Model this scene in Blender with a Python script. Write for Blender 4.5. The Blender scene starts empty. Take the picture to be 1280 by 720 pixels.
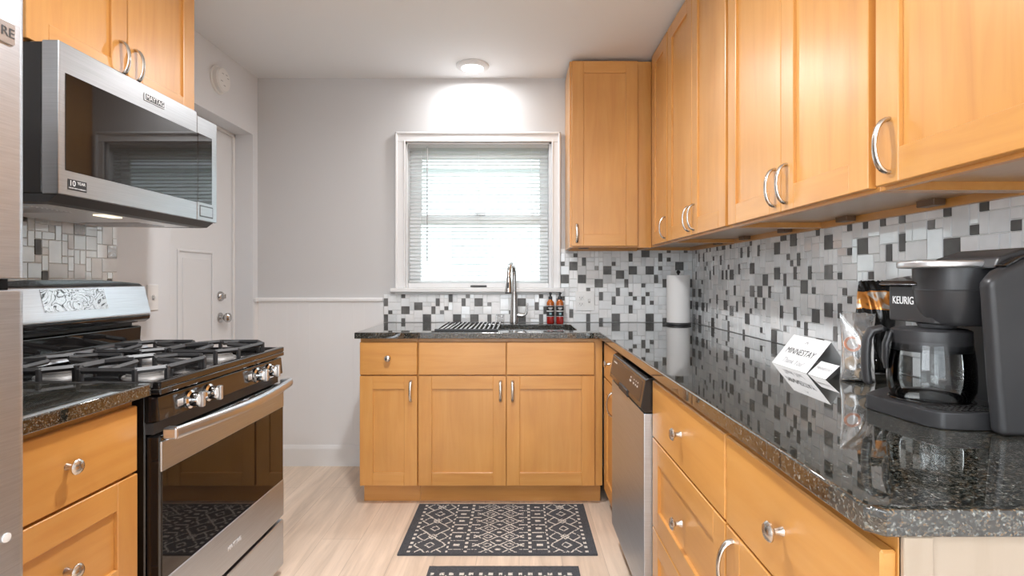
import bpy, bmesh, math, random
from mathutils import Vector, Matrix
PI = math.pi
R = random.Random(7)
sc = bpy.context.scene
col = sc.collection

# ------------------------------------------------------------------ camera, world, light, exposure
cd = bpy.data.cameras.new('camera'); cam = bpy.data.objects.new('camera', cd); col.objects.link(cam)
cam.location = (0, 0, 1.18); cam.rotation_euler = (PI/2, 0, 0)
cd.sensor_width = 36; cd.lens = 670/1280*36; cd.shift_x = -9/1280; cd.shift_y = -10/1280
cd.clip_start = 0.02
sc.camera = cam
sc.view_settings.view_transform = 'Standard'; sc.view_settings.look = 'None'
sc.view_settings.gamma = 1; sc.view_settings.use_curve_mapping = False
sc.view_settings.exposure = 0.31
w = bpy.data.worlds.new('world'); sc.world = w; w.use_nodes = True
w.node_tree.nodes['Background'].inputs[0].default_value = (0.86, 0.93, 1.0, 1)
w.node_tree.nodes['Background'].inputs[1].default_value = 3.9

def area(name, loc, rot, sx, sy, power, color=(1, 1, 1), shape='RECTANGLE'):
    l = bpy.data.lights.new(name, 'AREA'); l.shape = shape; l.size = sx; l.size_y = sy
    l.energy = power; l.color = color
    o = bpy.data.objects.new(name, l); col.objects.link(o); o.location = loc; o.rotation_euler = rot
    return o
# added fill light, set in a made-up wide window behind the camera
area('rear_fill_light', (-0.30, -2.95, 1.45), (PI/2, 0, PI), 2.2, 1.7, 70, (0.94, 0.97, 1.0))
# added fill for the right-hand side, set in a made-up side window
area('side_fill_light', (-1.60, -1.20, 1.50), (0, -PI/2, 0), 1.15, 1.5, 25, (0.94, 0.97, 1.0))
CAN_POWER = (6, 24, 16, 13)      # from the window towards the camera's back; last two feed added lamps
CAN_COLOR = (0.98, 0.985, 1.0)

# ------------------------------------------------------------------ materials
def mat(name, base=(0.8, 0.8, 0.8), rough=0.5, metal=0.0, **kw):
    m = bpy.data.materials.new(name); m.use_nodes = True
    b = m.node_tree.nodes['Principled BSDF']
    b.inputs['Base Color'].default_value = (*base, 1); b.inputs['Roughness'].default_value = rough
    b.inputs['Metallic'].default_value = metal
    for k, v in kw.items():
        b.inputs[k.replace('_', ' ')].default_value = v
    return m
def nodes(m): return m.node_tree.nodes, m.node_tree.links, m.node_tree.nodes['Principled BSDF']
def noise(N, L, scale3, scale=1.0, detail=4, rough=0.55, coord='Object', rand=False, dist=0.0):
    tc = N.new('ShaderNodeTexCoord'); mp = N.new('ShaderNodeMapping'); mp.inputs['Scale'].default_value = scale3
    L.new(tc.outputs[coord], mp.inputs['Vector'])
    if rand:
        oi = N.new('ShaderNodeObjectInfo'); mu = N.new('ShaderNodeMath'); mu.operation = 'MULTIPLY'; mu.inputs[1].default_value = 37
        L.new(oi.outputs['Random'], mu.inputs[0]); L.new(mu.outputs[0], mp.inputs['Location'])
    n = N.new('ShaderNodeTexNoise'); n.inputs['Scale'].default_value = scale; n.inputs['Detail'].default_value = detail
    n.inputs['Roughness'].default_value = rough; n.inputs['Distortion'].default_value = dist
    L.new(mp.outputs[0], n.inputs['Vector'])
    return n
def ramp(N, L, src, stops):
    r = N.new('ShaderNodeValToRGB'); e = r.color_ramp.elements
    while len(e) < len(stops): e.new(0.5)
    for el, (p, c) in zip(e, stops): el.position = p; el.color = (*c, 1)
    L.new(src, r.inputs[0]); return r
def bump(N, L, src, b, strength, dist=0.001):
    bp = N.new('ShaderNodeBump'); bp.inputs['Strength'].default_value = strength; bp.inputs['Distance'].default_value = dist
    L.new(src, bp.inputs['Height']); L.new(bp.outputs[0], b.inputs['Normal'])

def wood(name, s3, c0, c1, c2, rough=0.33):
    m = mat(name, c1, rough, Coat_Weight=0.7, Coat_Roughness=0.34, Coat_IOR=1.55); N, L, b = nodes(m)
    n = noise(N, L, s3, 1.0, 6, 0.6, rand=True, dist=0.6)
    r = ramp(N, L, n.outputs[0], [(0.25, c0), (0.5, c1), (0.78, c2)])
    n2 = noise(N, L, (3, 3, 3), 1.0, 2, 0.5, rand=True)
    r2 = ramp(N, L, n2.outputs[0], [(0.3, (0.90, 0.88, 0.84)), (0.7, (1.05, 1.05, 1.06))])
    mx = N.new('ShaderNodeMix'); mx.data_type = 'RGBA'; mx.blend_type = 'MULTIPLY'; mx.inputs[0].default_value = 1
    L.new(r.outputs[0], mx.inputs[6]); L.new(r2.outputs[0], mx.inputs[7]); L.new(mx.outputs[2], b.inputs['Base Color'])
    return m
WC = ((0.585, 0.255, 0.056), (0.645, 0.305, 0.073), (0.69, 0.35, 0.10))
M_woodv = wood('maple_upright_grain', (26, 26, 2.2), *WC)
M_woodh = wood('maple_level_grain', (2.2, 26, 26), *WC)
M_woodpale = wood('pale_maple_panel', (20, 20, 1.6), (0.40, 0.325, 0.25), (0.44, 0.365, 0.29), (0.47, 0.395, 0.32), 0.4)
M_under = wood('cabinet_underside', (2, 20, 20), (0.46, 0.29, 0.15), (0.52, 0.34, 0.19), (0.57, 0.39, 0.23), 0.3)
M_brown = mat('brown_plastic', (0.16, 0.09, 0.05), 0.35)
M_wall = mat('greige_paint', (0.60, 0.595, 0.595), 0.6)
M_walllit = mat('light_lifted_wall_paint', (0.74, 0.755, 0.775), 0.6)  # wall paint lightened to stand in for stronger light on the left wall
M_ceil = mat('ceiling_paint', (0.85, 0.86, 0.87), 0.7)
M_white = mat('white_paint', (0.80, 0.80, 0.80), 0.35)
M_wains = mat('white_panelling', (0.80, 0.80, 0.805), 0.4)
M_door = mat('white_door_paint', (0.78, 0.795, 0.81), 0.35)
M_plastic = mat('white_plastic', (0.82, 0.82, 0.81), 0.3)
M_dot = mat('dark_slot', (0.03, 0.03, 0.03), 0.5)
M_black = mat('black_enamel', (0.012, 0.011, 0.011), 0.09, Coat_Weight=0.6, Coat_Roughness=0.03)
M_glassblk = mat('black_glass', (0.010, 0.008, 0.007), 0.03, IOR=1.52)
M_iron = mat('cast_iron', (0.045, 0.045, 0.047), 0.38)
M_blkplastic = mat('black_satin_plastic', (0.030, 0.030, 0.032), 0.36)
M_blkgloss = mat('black_gloss_plastic', (0.015, 0.014, 0.014), 0.12)
M_greyplastic = mat('dark_grey_plastic', (0.05, 0.05, 0.052), 0.45)
M_chrome = mat('chrome', (0.85, 0.85, 0.85), 0.10, 1.0)
M_nickel = mat('brushed_nickel', (0.62, 0.58, 0.53), 0.27, 1.0)
M_silver = mat('silver_plastic', (0.72, 0.72, 0.73), 0.28, 0.85)
M_burner = mat('burner_aluminium', (0.42, 0.41, 0.40), 0.5, 0.6)
M_cap = mat('burner_cap_enamel', (0.22, 0.21, 0.20), 0.4, 0.4)
def brushed(name, c, rough, s3, bstr=0.12):
    m = mat(name, c, rough, 1.0); N, L, b = nodes(m)
    n = noise(N, L, s3, 1.0, 3, 0.6)
    r = ramp(N, L, n.outputs[0], [(0.3, tuple(x*0.90 for x in c)), (0.7, tuple(min(1, x*1.06) for x in c))])
    L.new(r.outputs[0], b.inputs['Base Color']); bump(N, L, n.outputs[0], b, bstr, 0.0006)
    return m
M_steel = brushed('stainless_level_brush', (0.56, 0.61, 0.67), 0.40, (6, 6, 500))
M_steelv = brushed('stainless_fridge', (0.62, 0.65, 0.69), 0.42, (14, 14, 420), 0.2)
M_steelbright = brushed('stainless_bright', (0.70, 0.73, 0.77), 0.30, (6, 6, 400), 0.06)
M_steeldark = brushed('stainless_soft', (0.47, 0.485, 0.50), 0.36, (6, 6, 450), 0.08)
M_faucet = mat('faucet_steel', (0.55, 0.54, 0.53), 0.22, 1.0)
M_sink = mat('sink_steel', (0.6, 0.6, 0.6), 0.25, 1.0)
M_paper = mat('paper', (0.84, 0.83, 0.82), 0.8)
M_card = mat('card_stock', (0.86, 0.86, 0.86), 0.6)
M_ink = mat('printed_ink', (0.05, 0.05, 0.05), 0.6)
M_inkpale = mat('pale_printed_ink', (0.42, 0.42, 0.43), 0.6)
M_inkwhite = mat('white_ink', (0.8, 0.8, 0.8), 0.5)
M_slat = mat('blind_slat', (0.86, 0.87, 0.87), 0.45)
N, L, b = nodes(M_slat); tr = N.new('ShaderNodeBsdfTranslucent'); tr.inputs[0].default_value = (0.92, 0.94, 0.94, 1)
mx = N.new('ShaderNodeMixShader'); mx.inputs[0].default_value = 0.6; L.new(b.outputs[0], mx.inputs[1]); L.new(tr.outputs[0], mx.inputs[2]); L.new(mx.outputs[0], N['Material Output'].inputs[0])
M_house = mat('house_siding', (0.85, 0.87, 0.88), 0.7)
M_housegrey = mat('house_window_grey', (0.55, 0.6, 0.62), 0.4)
M_roof = mat('roof_shingle', (0.5, 0.5, 0.52), 0.8)
def emit(name, c, s):
    m = bpy.data.materials.new(name); m.use_nodes = True; N = m.node_tree.nodes; L = m.node_tree.links
    N.clear(); e = N.new('ShaderNodeEmission'); e.inputs[0].default_value = (*c, 1); e.inputs[1].default_value = s
    o = N.new('ShaderNodeOutputMaterial'); L.new(e.outputs[0], o.inputs[0]); return m
M_lamp = emit('lamp_lens', (1, 0.97, 0.92), 6)
M_lampwarm = emit('hood_lamp_lens', (1, 0.85, 0.6), 1.6)
def clear(name, tint=(1, 1, 1), rough=0.02, blend=0.3, gcol=(1, 1, 1), base=0.0, haze=0.0):
    m = bpy.data.materials.new(name); m.use_nodes = True; N = m.node_tree.nodes; L = m.node_tree.links
    N.clear(); t = N.new('ShaderNodeBsdfTransparent'); t.inputs[0].default_value = (*tint, 1)
    g = N.new('ShaderNodeBsdfGlossy'); g.inputs[0].default_value = (*gcol, 1); g.inputs['Roughness'].default_value = rough
    lw = N.new('ShaderNodeLayerWeight'); lw.inputs[0].default_value = blend
    ad = N.new('ShaderNodeMath'); ad.operation = 'ADD'; ad.inputs[1].default_value = base; ad.use_clamp = True
    L.new(lw.outputs['Fresnel'], ad.inputs[0])
    mx = N.new('ShaderNodeMixShader'); L.new(ad.outputs[0], mx.inputs[0]); L.new(t.outputs[0], mx.inputs[1]); L.new(g.outputs[0], mx.inputs[2])
    if haze:
        df = N.new('ShaderNodeBsdfDiffuse'); df.inputs[0].default_value = (0.85, 0.85, 0.85, 1); m2 = N.new('ShaderNodeMixShader'); m2.inputs[0].default_value = haze
        L.new(mx.outputs[0], m2.inputs[1]); L.new(df.outputs[0], m2.inputs[2]); mx = m2
    o = N.new('ShaderNodeOutputMaterial'); L.new(mx.outputs[0], o.inputs[0]); return m
M_pane = clear('window_glass', (0.97, 0.98, 0.98), 0.01, 0.15)
M_carafe = clear('carafe_glass', (0.90, 0.91, 0.91), 0.02, 0.28)
M_film = clear('clear_cellophane', (0.96, 0.96, 0.96), 0.16, 0.40, base=0.10, haze=0.13)
M_amber = mat('amber_bottle', (0.42, 0.10, 0.01), 0.12, Coat_Weight=0.5)
M_redliq = mat('red_soap', (0.30, 0.012, 0.008), 0.12, Coat_Weight=0.5)
M_label = mat('black_label', (0.02, 0.02, 0.022), 0.5)
M_labelwhite = mat('label_white_band', (0.75, 0.75, 0.74), 0.5)
M_labelteal = mat('label_teal', (0.25, 0.42, 0.45), 0.5)

# granite
M_granite = mat('black_granite', (0.012, 0.013, 0.012), 0.03, IOR=1.9, Coat_Weight=0.6, Coat_Roughness=0.02, Coat_IOR=1.7)
N, L, b = nodes(M_granite)
tc = N.new('ShaderNodeTexCoord')
v = N.new('ShaderNodeTexVoronoi'); v.inputs['Scale'].default_value = 420; L.new(tc.outputs['Object'], v.inputs['Vector'])
n = noise(N, L, (1, 1, 1), 130, 4, 0.7)
sep = N.new('ShaderNodeSeparateColor'); L.new(v.outputs['Color'], sep.inputs[0])
r = ramp(N, L, sep.outputs[0], [(0.0, (0.006, 0.008, 0.007)), (0.40, (0.018, 0.022, 0.020)), (0.62, (0.075, 0.085, 0.078)), (0.80, (0.17, 0.105, 0.05)), (0.86, (0.09, 0.10, 0.09)), (1.0, (0.24, 0.25, 0.235))])
r2 = ramp(N, L, n.outputs[0], [(0.38, (0.12, 0.12, 0.12)), (0.62, (1.25, 1.25, 1.25))])
mx = N.new('ShaderNodeMix'); mx.data_type = 'RGBA'; mx.blend_type = 'MULTIPLY'; mx.inputs[0].default_value = 1
L.new(r.outputs[0], mx.inputs[6]); L.new(r2.outputs[0], mx.inputs[7]); L.new(mx.outputs[2], b.inputs['Base Color'])

# floor planks
M_floor = mat('oak_planks', (0.66, 0.56, 0.45), 0.42); N, L, b = nodes(M_floor)
tc = N.new('ShaderNodeTexCoord'); mp = N.new('ShaderNodeMapping'); mp.inputs['Rotation'].default_value = (0, 0, PI/2); L.new(tc.outputs['Object'], mp.inputs['Vector'])
br = N.new('ShaderNodeTexBrick'); br.inputs['Scale'].default_value = 1; br.inputs['Brick Width'].default_value = 1.22; br.inputs['Row Height'].default_value = 0.18
br.inputs['Mortar Size'].default_value = 0.0012; br.inputs['Bias'].default_value = 0.0
br.inputs['Color1'].default_value = (0.80, 0.65, 0.52, 1); br.inputs['Color2'].default_value = (0.73, 0.58, 0.455, 1); br.inputs['Mortar'].default_value = (0.56, 0.44, 0.34, 1)
L.new(mp.outputs[0], br.inputs['Vector'])
n = noise(N, L, (22, 1.6, 1), 1.0, 6, 0.65, dist=0.5)
r = ramp(N, L, n.outputs[0], [(0.3, (0.80, 0.785, 0.77)), (0.7, (1.13, 1.13, 1.13))])
mx = N.new('ShaderNodeMix'); mx.data_type = 'RGBA'; mx.blend_type = 'MULTIPLY'; mx.inputs[0].default_value = 1
L.new(br.outputs[0], mx.inputs[6]); L.new(r.outputs[0], mx.inputs[7]); L.new(mx.outputs[2], b.inputs['Base Color'])

# mosaic tiles
def tilemat(name, c, rough, var=0.12, metal=0.0, coat=0.0):
    m = mat(name, c, rough, metal, Coat_Weight=coat, Coat_Roughness=0.03); N, L, b = nodes(m)
    n = noise(N, L, (1, 1, 1), 14, 2)
    r = ramp(N, L, n.outputs[0], [(0.35, tuple(x*(1-var) for x in c)), (0.65, tuple(min(1, x*(1+var)) for x in c))])
    L.new(r.outputs[0], b.inputs['Base Color']); return m
T_grout = mat('tile_grout', (0.74, 0.74, 0.73), 0.8)
T_dark = tilemat('dark_slate_tile', (0.115, 0.112, 0.108), 0.4, 0.3)
T_mid = tilemat('mid_grey_tile', (0.22, 0.215, 0.21), 0.35, 0.3)
T_white = tilemat('white_stone_tile', (0.86, 0.86, 0.86), 0.22, 0.05)
T_glass = tilemat('pale_glass_tile', (0.76, 0.78, 0.79), 0.06, 0.06, 0, 0.6)
T_glass2 = tilemat('ice_glass_tile', (0.85, 0.87, 0.88), 0.06, 0.05, 0, 0.6)
T_silver = mat('silver_relief_tile', (0.55, 0.55, 0.55), 0.25, 0.9)
N, L, b = nodes(T_silver); n = noise(N, L, (1, 1, 1), 70, 2, dist=2.5); bump(N, L, n.outputs[0], b, 1.0, 0.004)
TILES = [T_grout, T_dark, T_mid, T_white, T_glass, T_glass2, T_silver]
# wavy film on the range display
M_display = mat('wrinkled_display_film', (0.3, 0.3, 0.3), 0.18, 0.75); N, L, b = nodes(M_display)
n = noise(N, L, (1, 1, 1.5), 11, 1.5, dist=2.2)
wv = N.new('ShaderNodeMath'); wv.operation = 'MULTIPLY'; wv.inputs[1].default_value = 22; L.new(n.outputs[0], wv.inputs[0])
sn = N.new('ShaderNodeMath'); sn.operation = 'SINE'; L.new(wv.outputs[0], sn.inputs[0])
ab = N.new('ShaderNodeMath'); ab.operation = 'ABSOLUTE'; L.new(sn.outputs[0], ab.inputs[0])
r = ramp(N, L, ab.outputs[0], [(0.0, (0.07, 0.07, 0.07)), (0.16, (0.10, 0.10, 0.10)), (0.32, (0.5, 0.5, 0.5)), (1.0, (0.64, 0.64, 0.64))]); L.new(r.outputs[0], b.inputs['Base Color'])
M_rugdark = mat('charcoal_yarn', (0.055, 0.058, 0.066), 0.95); N, L, b = nodes(M_rugdark)
n = noise(N, L, (1, 1, 1), 400, 2); r = ramp(N, L, n.outputs[0], [(0.35, (0.03, 0.032, 0.037)), (0.65, (0.10, 0.104, 0.115))]); L.new(r.outputs[0], b.inputs['Base Color'])
M_rugwhite = mat('cream_yarn', (0.66, 0.62, 0.56), 0.95)
M_foil = mat('black_foil', (0.03, 0.03, 0.03), 0.16, 0.6); N, L, b = nodes(M_foil)
n = noise(N, L, (1, 1, 1), 13, 2, dist=0.8)
tc = N.new('ShaderNodeTexCoord'); sx = N.new('ShaderNodeSeparateXYZ'); L.new(tc.outputs['Object'], sx.inputs[0])
bz = ramp(N, L, sx.outputs[2], [(0.175, (0, 0, 0)), (0.190, (1, 1, 1)), (0.235, (1, 1, 1)), (0.250, (0, 0, 0))])
mu = N.new('ShaderNodeMath'); mu.operation = 'MULTIPLY'; L.new(bz.outputs[0], mu.inputs[0]); L.new(n.outputs[0], mu.inputs[1])
r = ramp(N, L, mu.outputs[0], [(0.0, (0.02, 0.02, 0.02)), (0.36, (0.025, 0.025, 0.025)), (0.40, (0.62, 0.24, 0.05)), (0.47, (0.65, 0.28, 0.07)), (0.50, (0.70, 0.68, 0.64)), (0.60, (0.6, 0.58, 0.54)), (0.66, (0.05, 0.06, 0.04))]); L.new(r.outputs[0], b.inputs['Base Color'])
M_cookie = mat('oat_biscuit', (0.48, 0.34, 0.20), 0.8)
M_cookiedark = mat('dark_chocolate', (0.09, 0.07, 0.06), 0.6)
M_podlid = mat('pod_foil_lid', (0.8, 0.78, 0.76), 0.3)
M_podorange = mat('pod_orange_print', (0.75, 0.22, 0.06), 0.4)

# ------------------------------------------------------------------ mesh helpers
def BM(): return bmesh.new()
def box(bm, x0, x1, y0, y1, z0, z1, bev=0.0, mi=0, seg=1):
    x0, x1 = min(x0, x1), max(x0, x1); y0, y1 = min(y0, y1), max(y0, y1); z0, z1 = min(z0, z1), max(z0, z1)
    V = [bm.verts.new((x, y, z)) for z in (z0, z1) for y in (y0, y1) for x in (x0, x1)]
    F = [(0, 2, 3, 1), (4, 5, 7, 6), (0, 1, 5, 4), (2, 6, 7, 3), (0, 4, 6, 2), (1, 3, 7, 5)]
    fs = [bm.faces.new([V[i] for i in f]) for f in F]
    for f in fs: f.material_index = mi
    if bev > 0:
        bev = min(bev, 0.49*min(x1-x0, y1-y0, z1-z0))
        es = list({e for f in fs for e in f.edges})
        r = bmesh.ops.bevel(bm, geom=es, offset=bev, offset_type='OFFSET', segments=seg, profile=0.5, affect='EDGES')
        for f in r['faces']: f.material_index = mi
def frame_ax(d):
    d = Vector(d).normalized(); u = d.orthogonal().normalized(); return d, u, d.cross(u)
def tube(bm, pts, r, seg=10, mi=0, flat=None, up=None, caps=True):
    """swept tube; r number or list; flat=(a,b) multipliers along (up, side)"""
    pts = [Vector(p) for p in pts]; n = len(pts); rs = r if isinstance(r, (list, tuple)) else [r]*n
    rings = []; u = None
    for i, p in enumerate(pts):
        d = (pts[min(i+1, n-1)] - pts[max(i-1, 0)]).normalized()
        if up is not None: u = Vector(up) - d*Vector(up).dot(d)
        elif u is None: u = d.orthogonal()
        else: u = u - d*u.dot(d)
        if u.length < 1e-6: u = d.orthogonal()
        u.normalize(); s = d.cross(u); a, c = flat if flat else (1, 1)
        rings.append([bm.verts.new(p + u*math.cos(2*PI*k/seg)*rs[i]*a + s*math.sin(2*PI*k/seg)*rs[i]*c) for k in range(seg)])
    for A, B in zip(rings, rings[1:]):
        for k in range(seg):
            bm.faces.new((A[k], A[(k+1) % seg], B[(k+1) % seg], B[k])).material_index = mi
    if caps:
        bm.faces.new(rings[0][::-1]).material_index = mi; bm.faces.new(rings[-1]).material_index = mi
def lathe(bm, prof, c=(0, 0, 0), axis=(0, 0, 1), seg=32, mi=0):
    """prof list of (r, h[, mi]) along axis from c"""
    c = Vector(c); d = Vector(axis).normalized()
    u = Vector((1, 0, 0)) if abs(d.x) < 0.9 else Vector((0, 1, 0)); u = (u - d*u.dot(d)).normalized(); s = d.cross(u)
    prev = None
    for q in prof:
        r, h = q[0], q[1]; m = q[2] if len(q) > 2 else mi
        if r < 1e-6: ring = [bm.verts.new(c + d*h)]
        else: ring = [bm.verts.new(c + d*h + (u*math.cos(2*PI*k/seg) + s*math.sin(2*PI*k/seg))*r) for k in range(seg)]
        if prev:
            for k in range(seg):
                k2 = (k+1) % seg
                if len(prev) == 1 and len(ring) == 1: break
                if len(prev) == 1: f = bm.faces.new((prev[0], ring[k2], ring[k]))
                elif len(ring) == 1: f = bm.faces.new((prev[k], prev[k2], ring[0]))
                else: f = bm.faces.new((prev[k], prev[k2], ring[k2], ring[k]))
                f.material_index = m
        prev = ring
def prism(bm, poly, axis, a0, a1, bev=0.0, mi=0, seg=2):
    """poly 2d points; axis 'x': (y,z), 'y': (x,z), 'z': (x,y)"""
    def P(p, a): return {'x': (a, p[0], p[1]), 'y': (p[0], a, p[1]), 'z': (p[0], p[1], a)}[axis]
    A = [bm.verts.new(P(p, a0)) for p in poly]; B = [bm.verts.new(P(p, a1)) for p in poly]; n = len(poly)
    fs = [bm.faces.new(A[::-1]), bm.faces.new(B)] + [bm.faces.new((A[i], A[(i+1) % n], B[(i+1) % n], B[i])) for i in range(n)]
    for f in fs: f.material_index = mi
    bmesh.ops.recalc_face_normals(bm, faces=fs)
    if bev > 0:
        es = list({e for f in fs for e in f.edges if len(e.link_faces) == 2 and e.calc_face_angle(0) > 0.5})
        r = bmesh.ops.bevel(bm, geom=es, offset=bev, segments=seg, profile=0.5, affect='EDGES')
        for f in r['faces']: f.material_index = mi
def rrect(x0, x1, y0, y1, r, n=5):
    out = []
    for cx, cy, a in ((x1-r, y0+r, -PI/2), (x1-r, y1-r, 0), (x0+r, y1-r, PI/2), (x0+r, y0+r, PI)):
        for k in range(n+1): out.append((cx + r*math.cos(a + PI/2*k/n), cy + r*math.sin(a + PI/2*k/n)))
    return out

def thing(name, label, cat, loc=(0, 0, 0), rotz=0.0, group=None):
    o = bpy.data.objects.new(name, None); col.objects.link(o); o.empty_display_size = 0.05
    o.location = loc; o.rotation_euler = (0, 0, rotz); o['label'] = label; o['category'] = cat
    if group: o['group'] = group
    return o
def world_of(o):
    m = Matrix.Translation(o.location) @ o.rotation_euler.to_matrix().to_4x4()
    return world_of(o.parent) @ m if o.parent else m
def obj(name, bm, mats, parent=None, local=False, smooth=True, label=None, loc=None, ang=35):
    """link bm as one mesh object; world coordinates unless local"""
    if parent is not None and not local: bm.transform(world_of(parent).inverted())
    if loc is not None: bm.transform(Matrix.Translation(-Vector(loc)))
    bmesh.ops.recalc_face_normals(bm, faces=bm.faces[:])
    me = bpy.data.meshes.new(name); bm.to_mesh(me); bm.free()
    for m in (mats if isinstance(mats, (list, tuple)) else [mats]): me.materials.append(m)
    if smooth:
        me.shade_smooth(); me.set_sharp_from_angle(angle=math.radians(ang))
    o = bpy.data.objects.new(name, me); col.objects.link(o)
    if smooth:
        wn = o.modifiers.new('weighted_normal', 'WEIGHTED_NORMAL'); wn.keep_sharp = True; wn.weight = 80
    if loc is not None: o.location = loc
    if parent is not None: o.parent = parent
    if label: o['label'] = label
    return o
def tag(o, label, cat, group=None):
    o['label'] = label; o['category'] = cat
    if group: o['group'] = group
    return o
def struct(name, bm, mats, label=None, parent=None, **k):
    o = obj(name, bm, mats, parent, **k)
    if parent is None: o['kind'] = 'structure'
    if label: o['label'] = label
    return o
def dup(root, loc, label, rotz=None):
    r = root.copy(); col.objects.link(r); r.location = loc; r['label'] = label
    if rotz is not None: r.rotation_euler = (0, 0, rotz)
    for ch in list(root.children):
        c = ch.copy(); col.objects.link(c); c.parent = r
        for g in list(ch.children):
            d = g.copy(); col.objects.link(d); d.parent = c
    return r
def text(name, body, size, mats, parent, M, extrude=0.0004, align='CENTER', shear=0.0, width=None):
    c = bpy.data.curves.new('lettering_source', 'FONT'); c.body = body; c.size = size; c.extrude = extrude
    c.align_x = align; c.align_y = 'CENTER'; c.shear = shear; c.resolution_u = 3
    t = bpy.data.objects.new('lettering_source', c); col.objects.link(t)
    me = bpy.data.meshes.new_from_object(t)
    bpy.data.objects.remove(t); bpy.data.curves.remove(c)
    if width:
        xs = [v_.co.x for v_ in me.vertices]; me.transform(Matrix.Diagonal((width/(max(xs)-min(xs)), 1, 1, 1)))
    me.transform(world_of(parent).inverted() @ M if parent else M)
    me.materials.clear(); me.materials.append(mats); me.name = name
    o = bpy.data.objects.new(name, me); col.objects.link(o); o.parent = parent
    return o
def face_mat(loc, right, up):
    """matrix that lays text at loc with reading direction right and up"""
    r = Vector(right).normalized(); u = Vector(up).normalized(); n = r.cross(u)
    m = Matrix((r, u, n)).transposed().to_4x4(); m.translation = Vector(loc); return m

# ------------------------------------------------------------------ room shell
XL, XR, YB, YF, ZC = -1.668, 1.110, 3.418, -3.0, 2.466
bm = BM(); box(bm, XL-0.2, XR+0.15, YF-0.15, YB+0.15, -0.1, 0); struct('floor', bm, M_floor, 'pale oak plank floor')
bm = BM(); box(bm, XL-0.2, XR+0.15, YF-0.15, YB+0.15, ZC, ZC+0.1); struct('ceiling', bm, M_ceil, 'flat pale grey ceiling')
# back wall with a window opening
wx0, wx1, wz0, wz1 = -0.735, 0.212, 1.115, 2.066
bm = BM()
box(bm, XL-0.2, wx0, YB, YB+0.15, 0, ZC); box(bm, wx1, XR+0.15, YB, YB+0.15, 0, ZC)
box(bm, wx0, wx1, YB, YB+0.15, 0, wz0); box(bm, wx0, wx1, YB, YB+0.15, wz1, ZC)
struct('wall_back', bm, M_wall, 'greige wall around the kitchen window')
dY0, dY1, dZ = 2.563, 3.356, 2.09
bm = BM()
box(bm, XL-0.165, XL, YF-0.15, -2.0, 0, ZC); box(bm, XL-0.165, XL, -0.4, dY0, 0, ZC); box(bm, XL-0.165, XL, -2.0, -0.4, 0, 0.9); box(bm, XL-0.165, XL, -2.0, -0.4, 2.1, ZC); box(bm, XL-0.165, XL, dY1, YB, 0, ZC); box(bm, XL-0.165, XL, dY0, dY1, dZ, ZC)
struct('wall_left', bm, M_walllit, 'greige wall with a door recess beside the range')
bm = BM(); box(bm, XR, XR+0.15, YF-0.15, YB, 0, ZC); struct('wall_right', bm, M_wall, 'wall behind the long worktop')
bm = BM()
box(bm, XL, -1.42, YF-0.15, YF, 0, ZC); box(bm, 0.82, XR, YF-0.15, YF, 0, ZC)
box(bm, -1.42, 0.82, YF-0.15, YF, 0, 0.58); box(bm, -1.42, 0.82, YF-0.15, YF, 2.32, ZC)
struct('wall_front', bm, M_wall, 'wall behind the camera with an added wide window')
bm = BM()
box(bm, -1.42, 0.82, YF-0.11, YF-0.05, 0.58, 0.64); box(bm, -1.42, 0.82, YF-0.11, YF-0.05, 2.26, 2.32)
for x in (-1.42, -0.33, 0.76): box(bm, x, x+0.06, YF-0.11, YF-0.05, 0.64, 2.26)
o = struct('added_window_2', bm, M_white, 'added wide window behind the camera for fill light')  # unseen window, added as an opening for the rear fill light
bm = BM(); box(bm, -1.36, -0.33, YF-0.085, YF-0.08, 0.64, 2.26); struct('pane', bm, M_pane, parent=o)
bm = BM(); box(bm, -0.27, 0.76, YF-0.085, YF-0.08, 0.64, 2.26); struct('pane', bm, M_pane, parent=o)
bm = BM(); box(bm, XL-0.11, XL-0.05, -2.0, -0.4, 0.9, 0.96); box(bm, XL-0.11, XL-0.05, -2.0, -0.4, 2.04, 2.1)
for y in (-2.0, -1.23, -0.46): box(bm, XL-0.11, XL-0.05, y, y+0.06, 0.96, 2.04)
o = struct('added_window_3', bm, M_white, 'added side window behind the camera for fill light')  # unseen window, added so light reaches the right wall tiles
bm = BM(); box(bm, XL-0.085, XL-0.08, -1.94, -0.46, 0.96, 2.04); struct('pane', bm, M_pane, parent=o)
# white wainscot on the back wall
bm = BM(); box(bm, XL+0.004, -0.864, YB-0.008, YB, 0.0, 1.05); box(bm, XL, XL+0.008, dY1+0.002, YB, 0, 1.05)
for k in range(11): box(bm, XL+0.05+0.07*k, XL+0.052+0.07*k, YB-0.0086, YB-0.008, 0.13, 1.03)
struct('trim_1', bm, M_wains, 'white wainscot panel on the back wall')
bm = BM()
prism(bm, [(YB, 1.035), (YB-0.012, 1.035), (YB-0.014, 1.042), (YB-0.024, 1.047), (YB-0.024, 1.06), (YB-0.018, 1.066), (YB, 1.068)], 'x', XL, -0.864)
box(bm, XL, XL+0.022, dY1+0.002, YB-0.02, 1.04, 1.066, 0.004)
struct('trim_2', bm, M_white, 'white chair rail on the back wall')
bm = BM()
prism(bm, [(YB-0.008, 0), (YB-0.022, 0), (YB-0.022, 0.10), (YB-0.017, 0.112), (YB-0.014, 0.126), (YB-0.010, 0.132), (YB-0.008, 0.132)], 'x', XL, -0.84)
struct('baseboard_back', bm, M_white, 'tall white baseboard left of the cabinets')
bm = BM(); box(bm, XL+0.008, XL+0.02, dY1+0.002, YB-0.022, 0, 0.13, 0.003); struct('baseboard_left', bm, M_white, 'short white baseboard beside the door')
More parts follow.
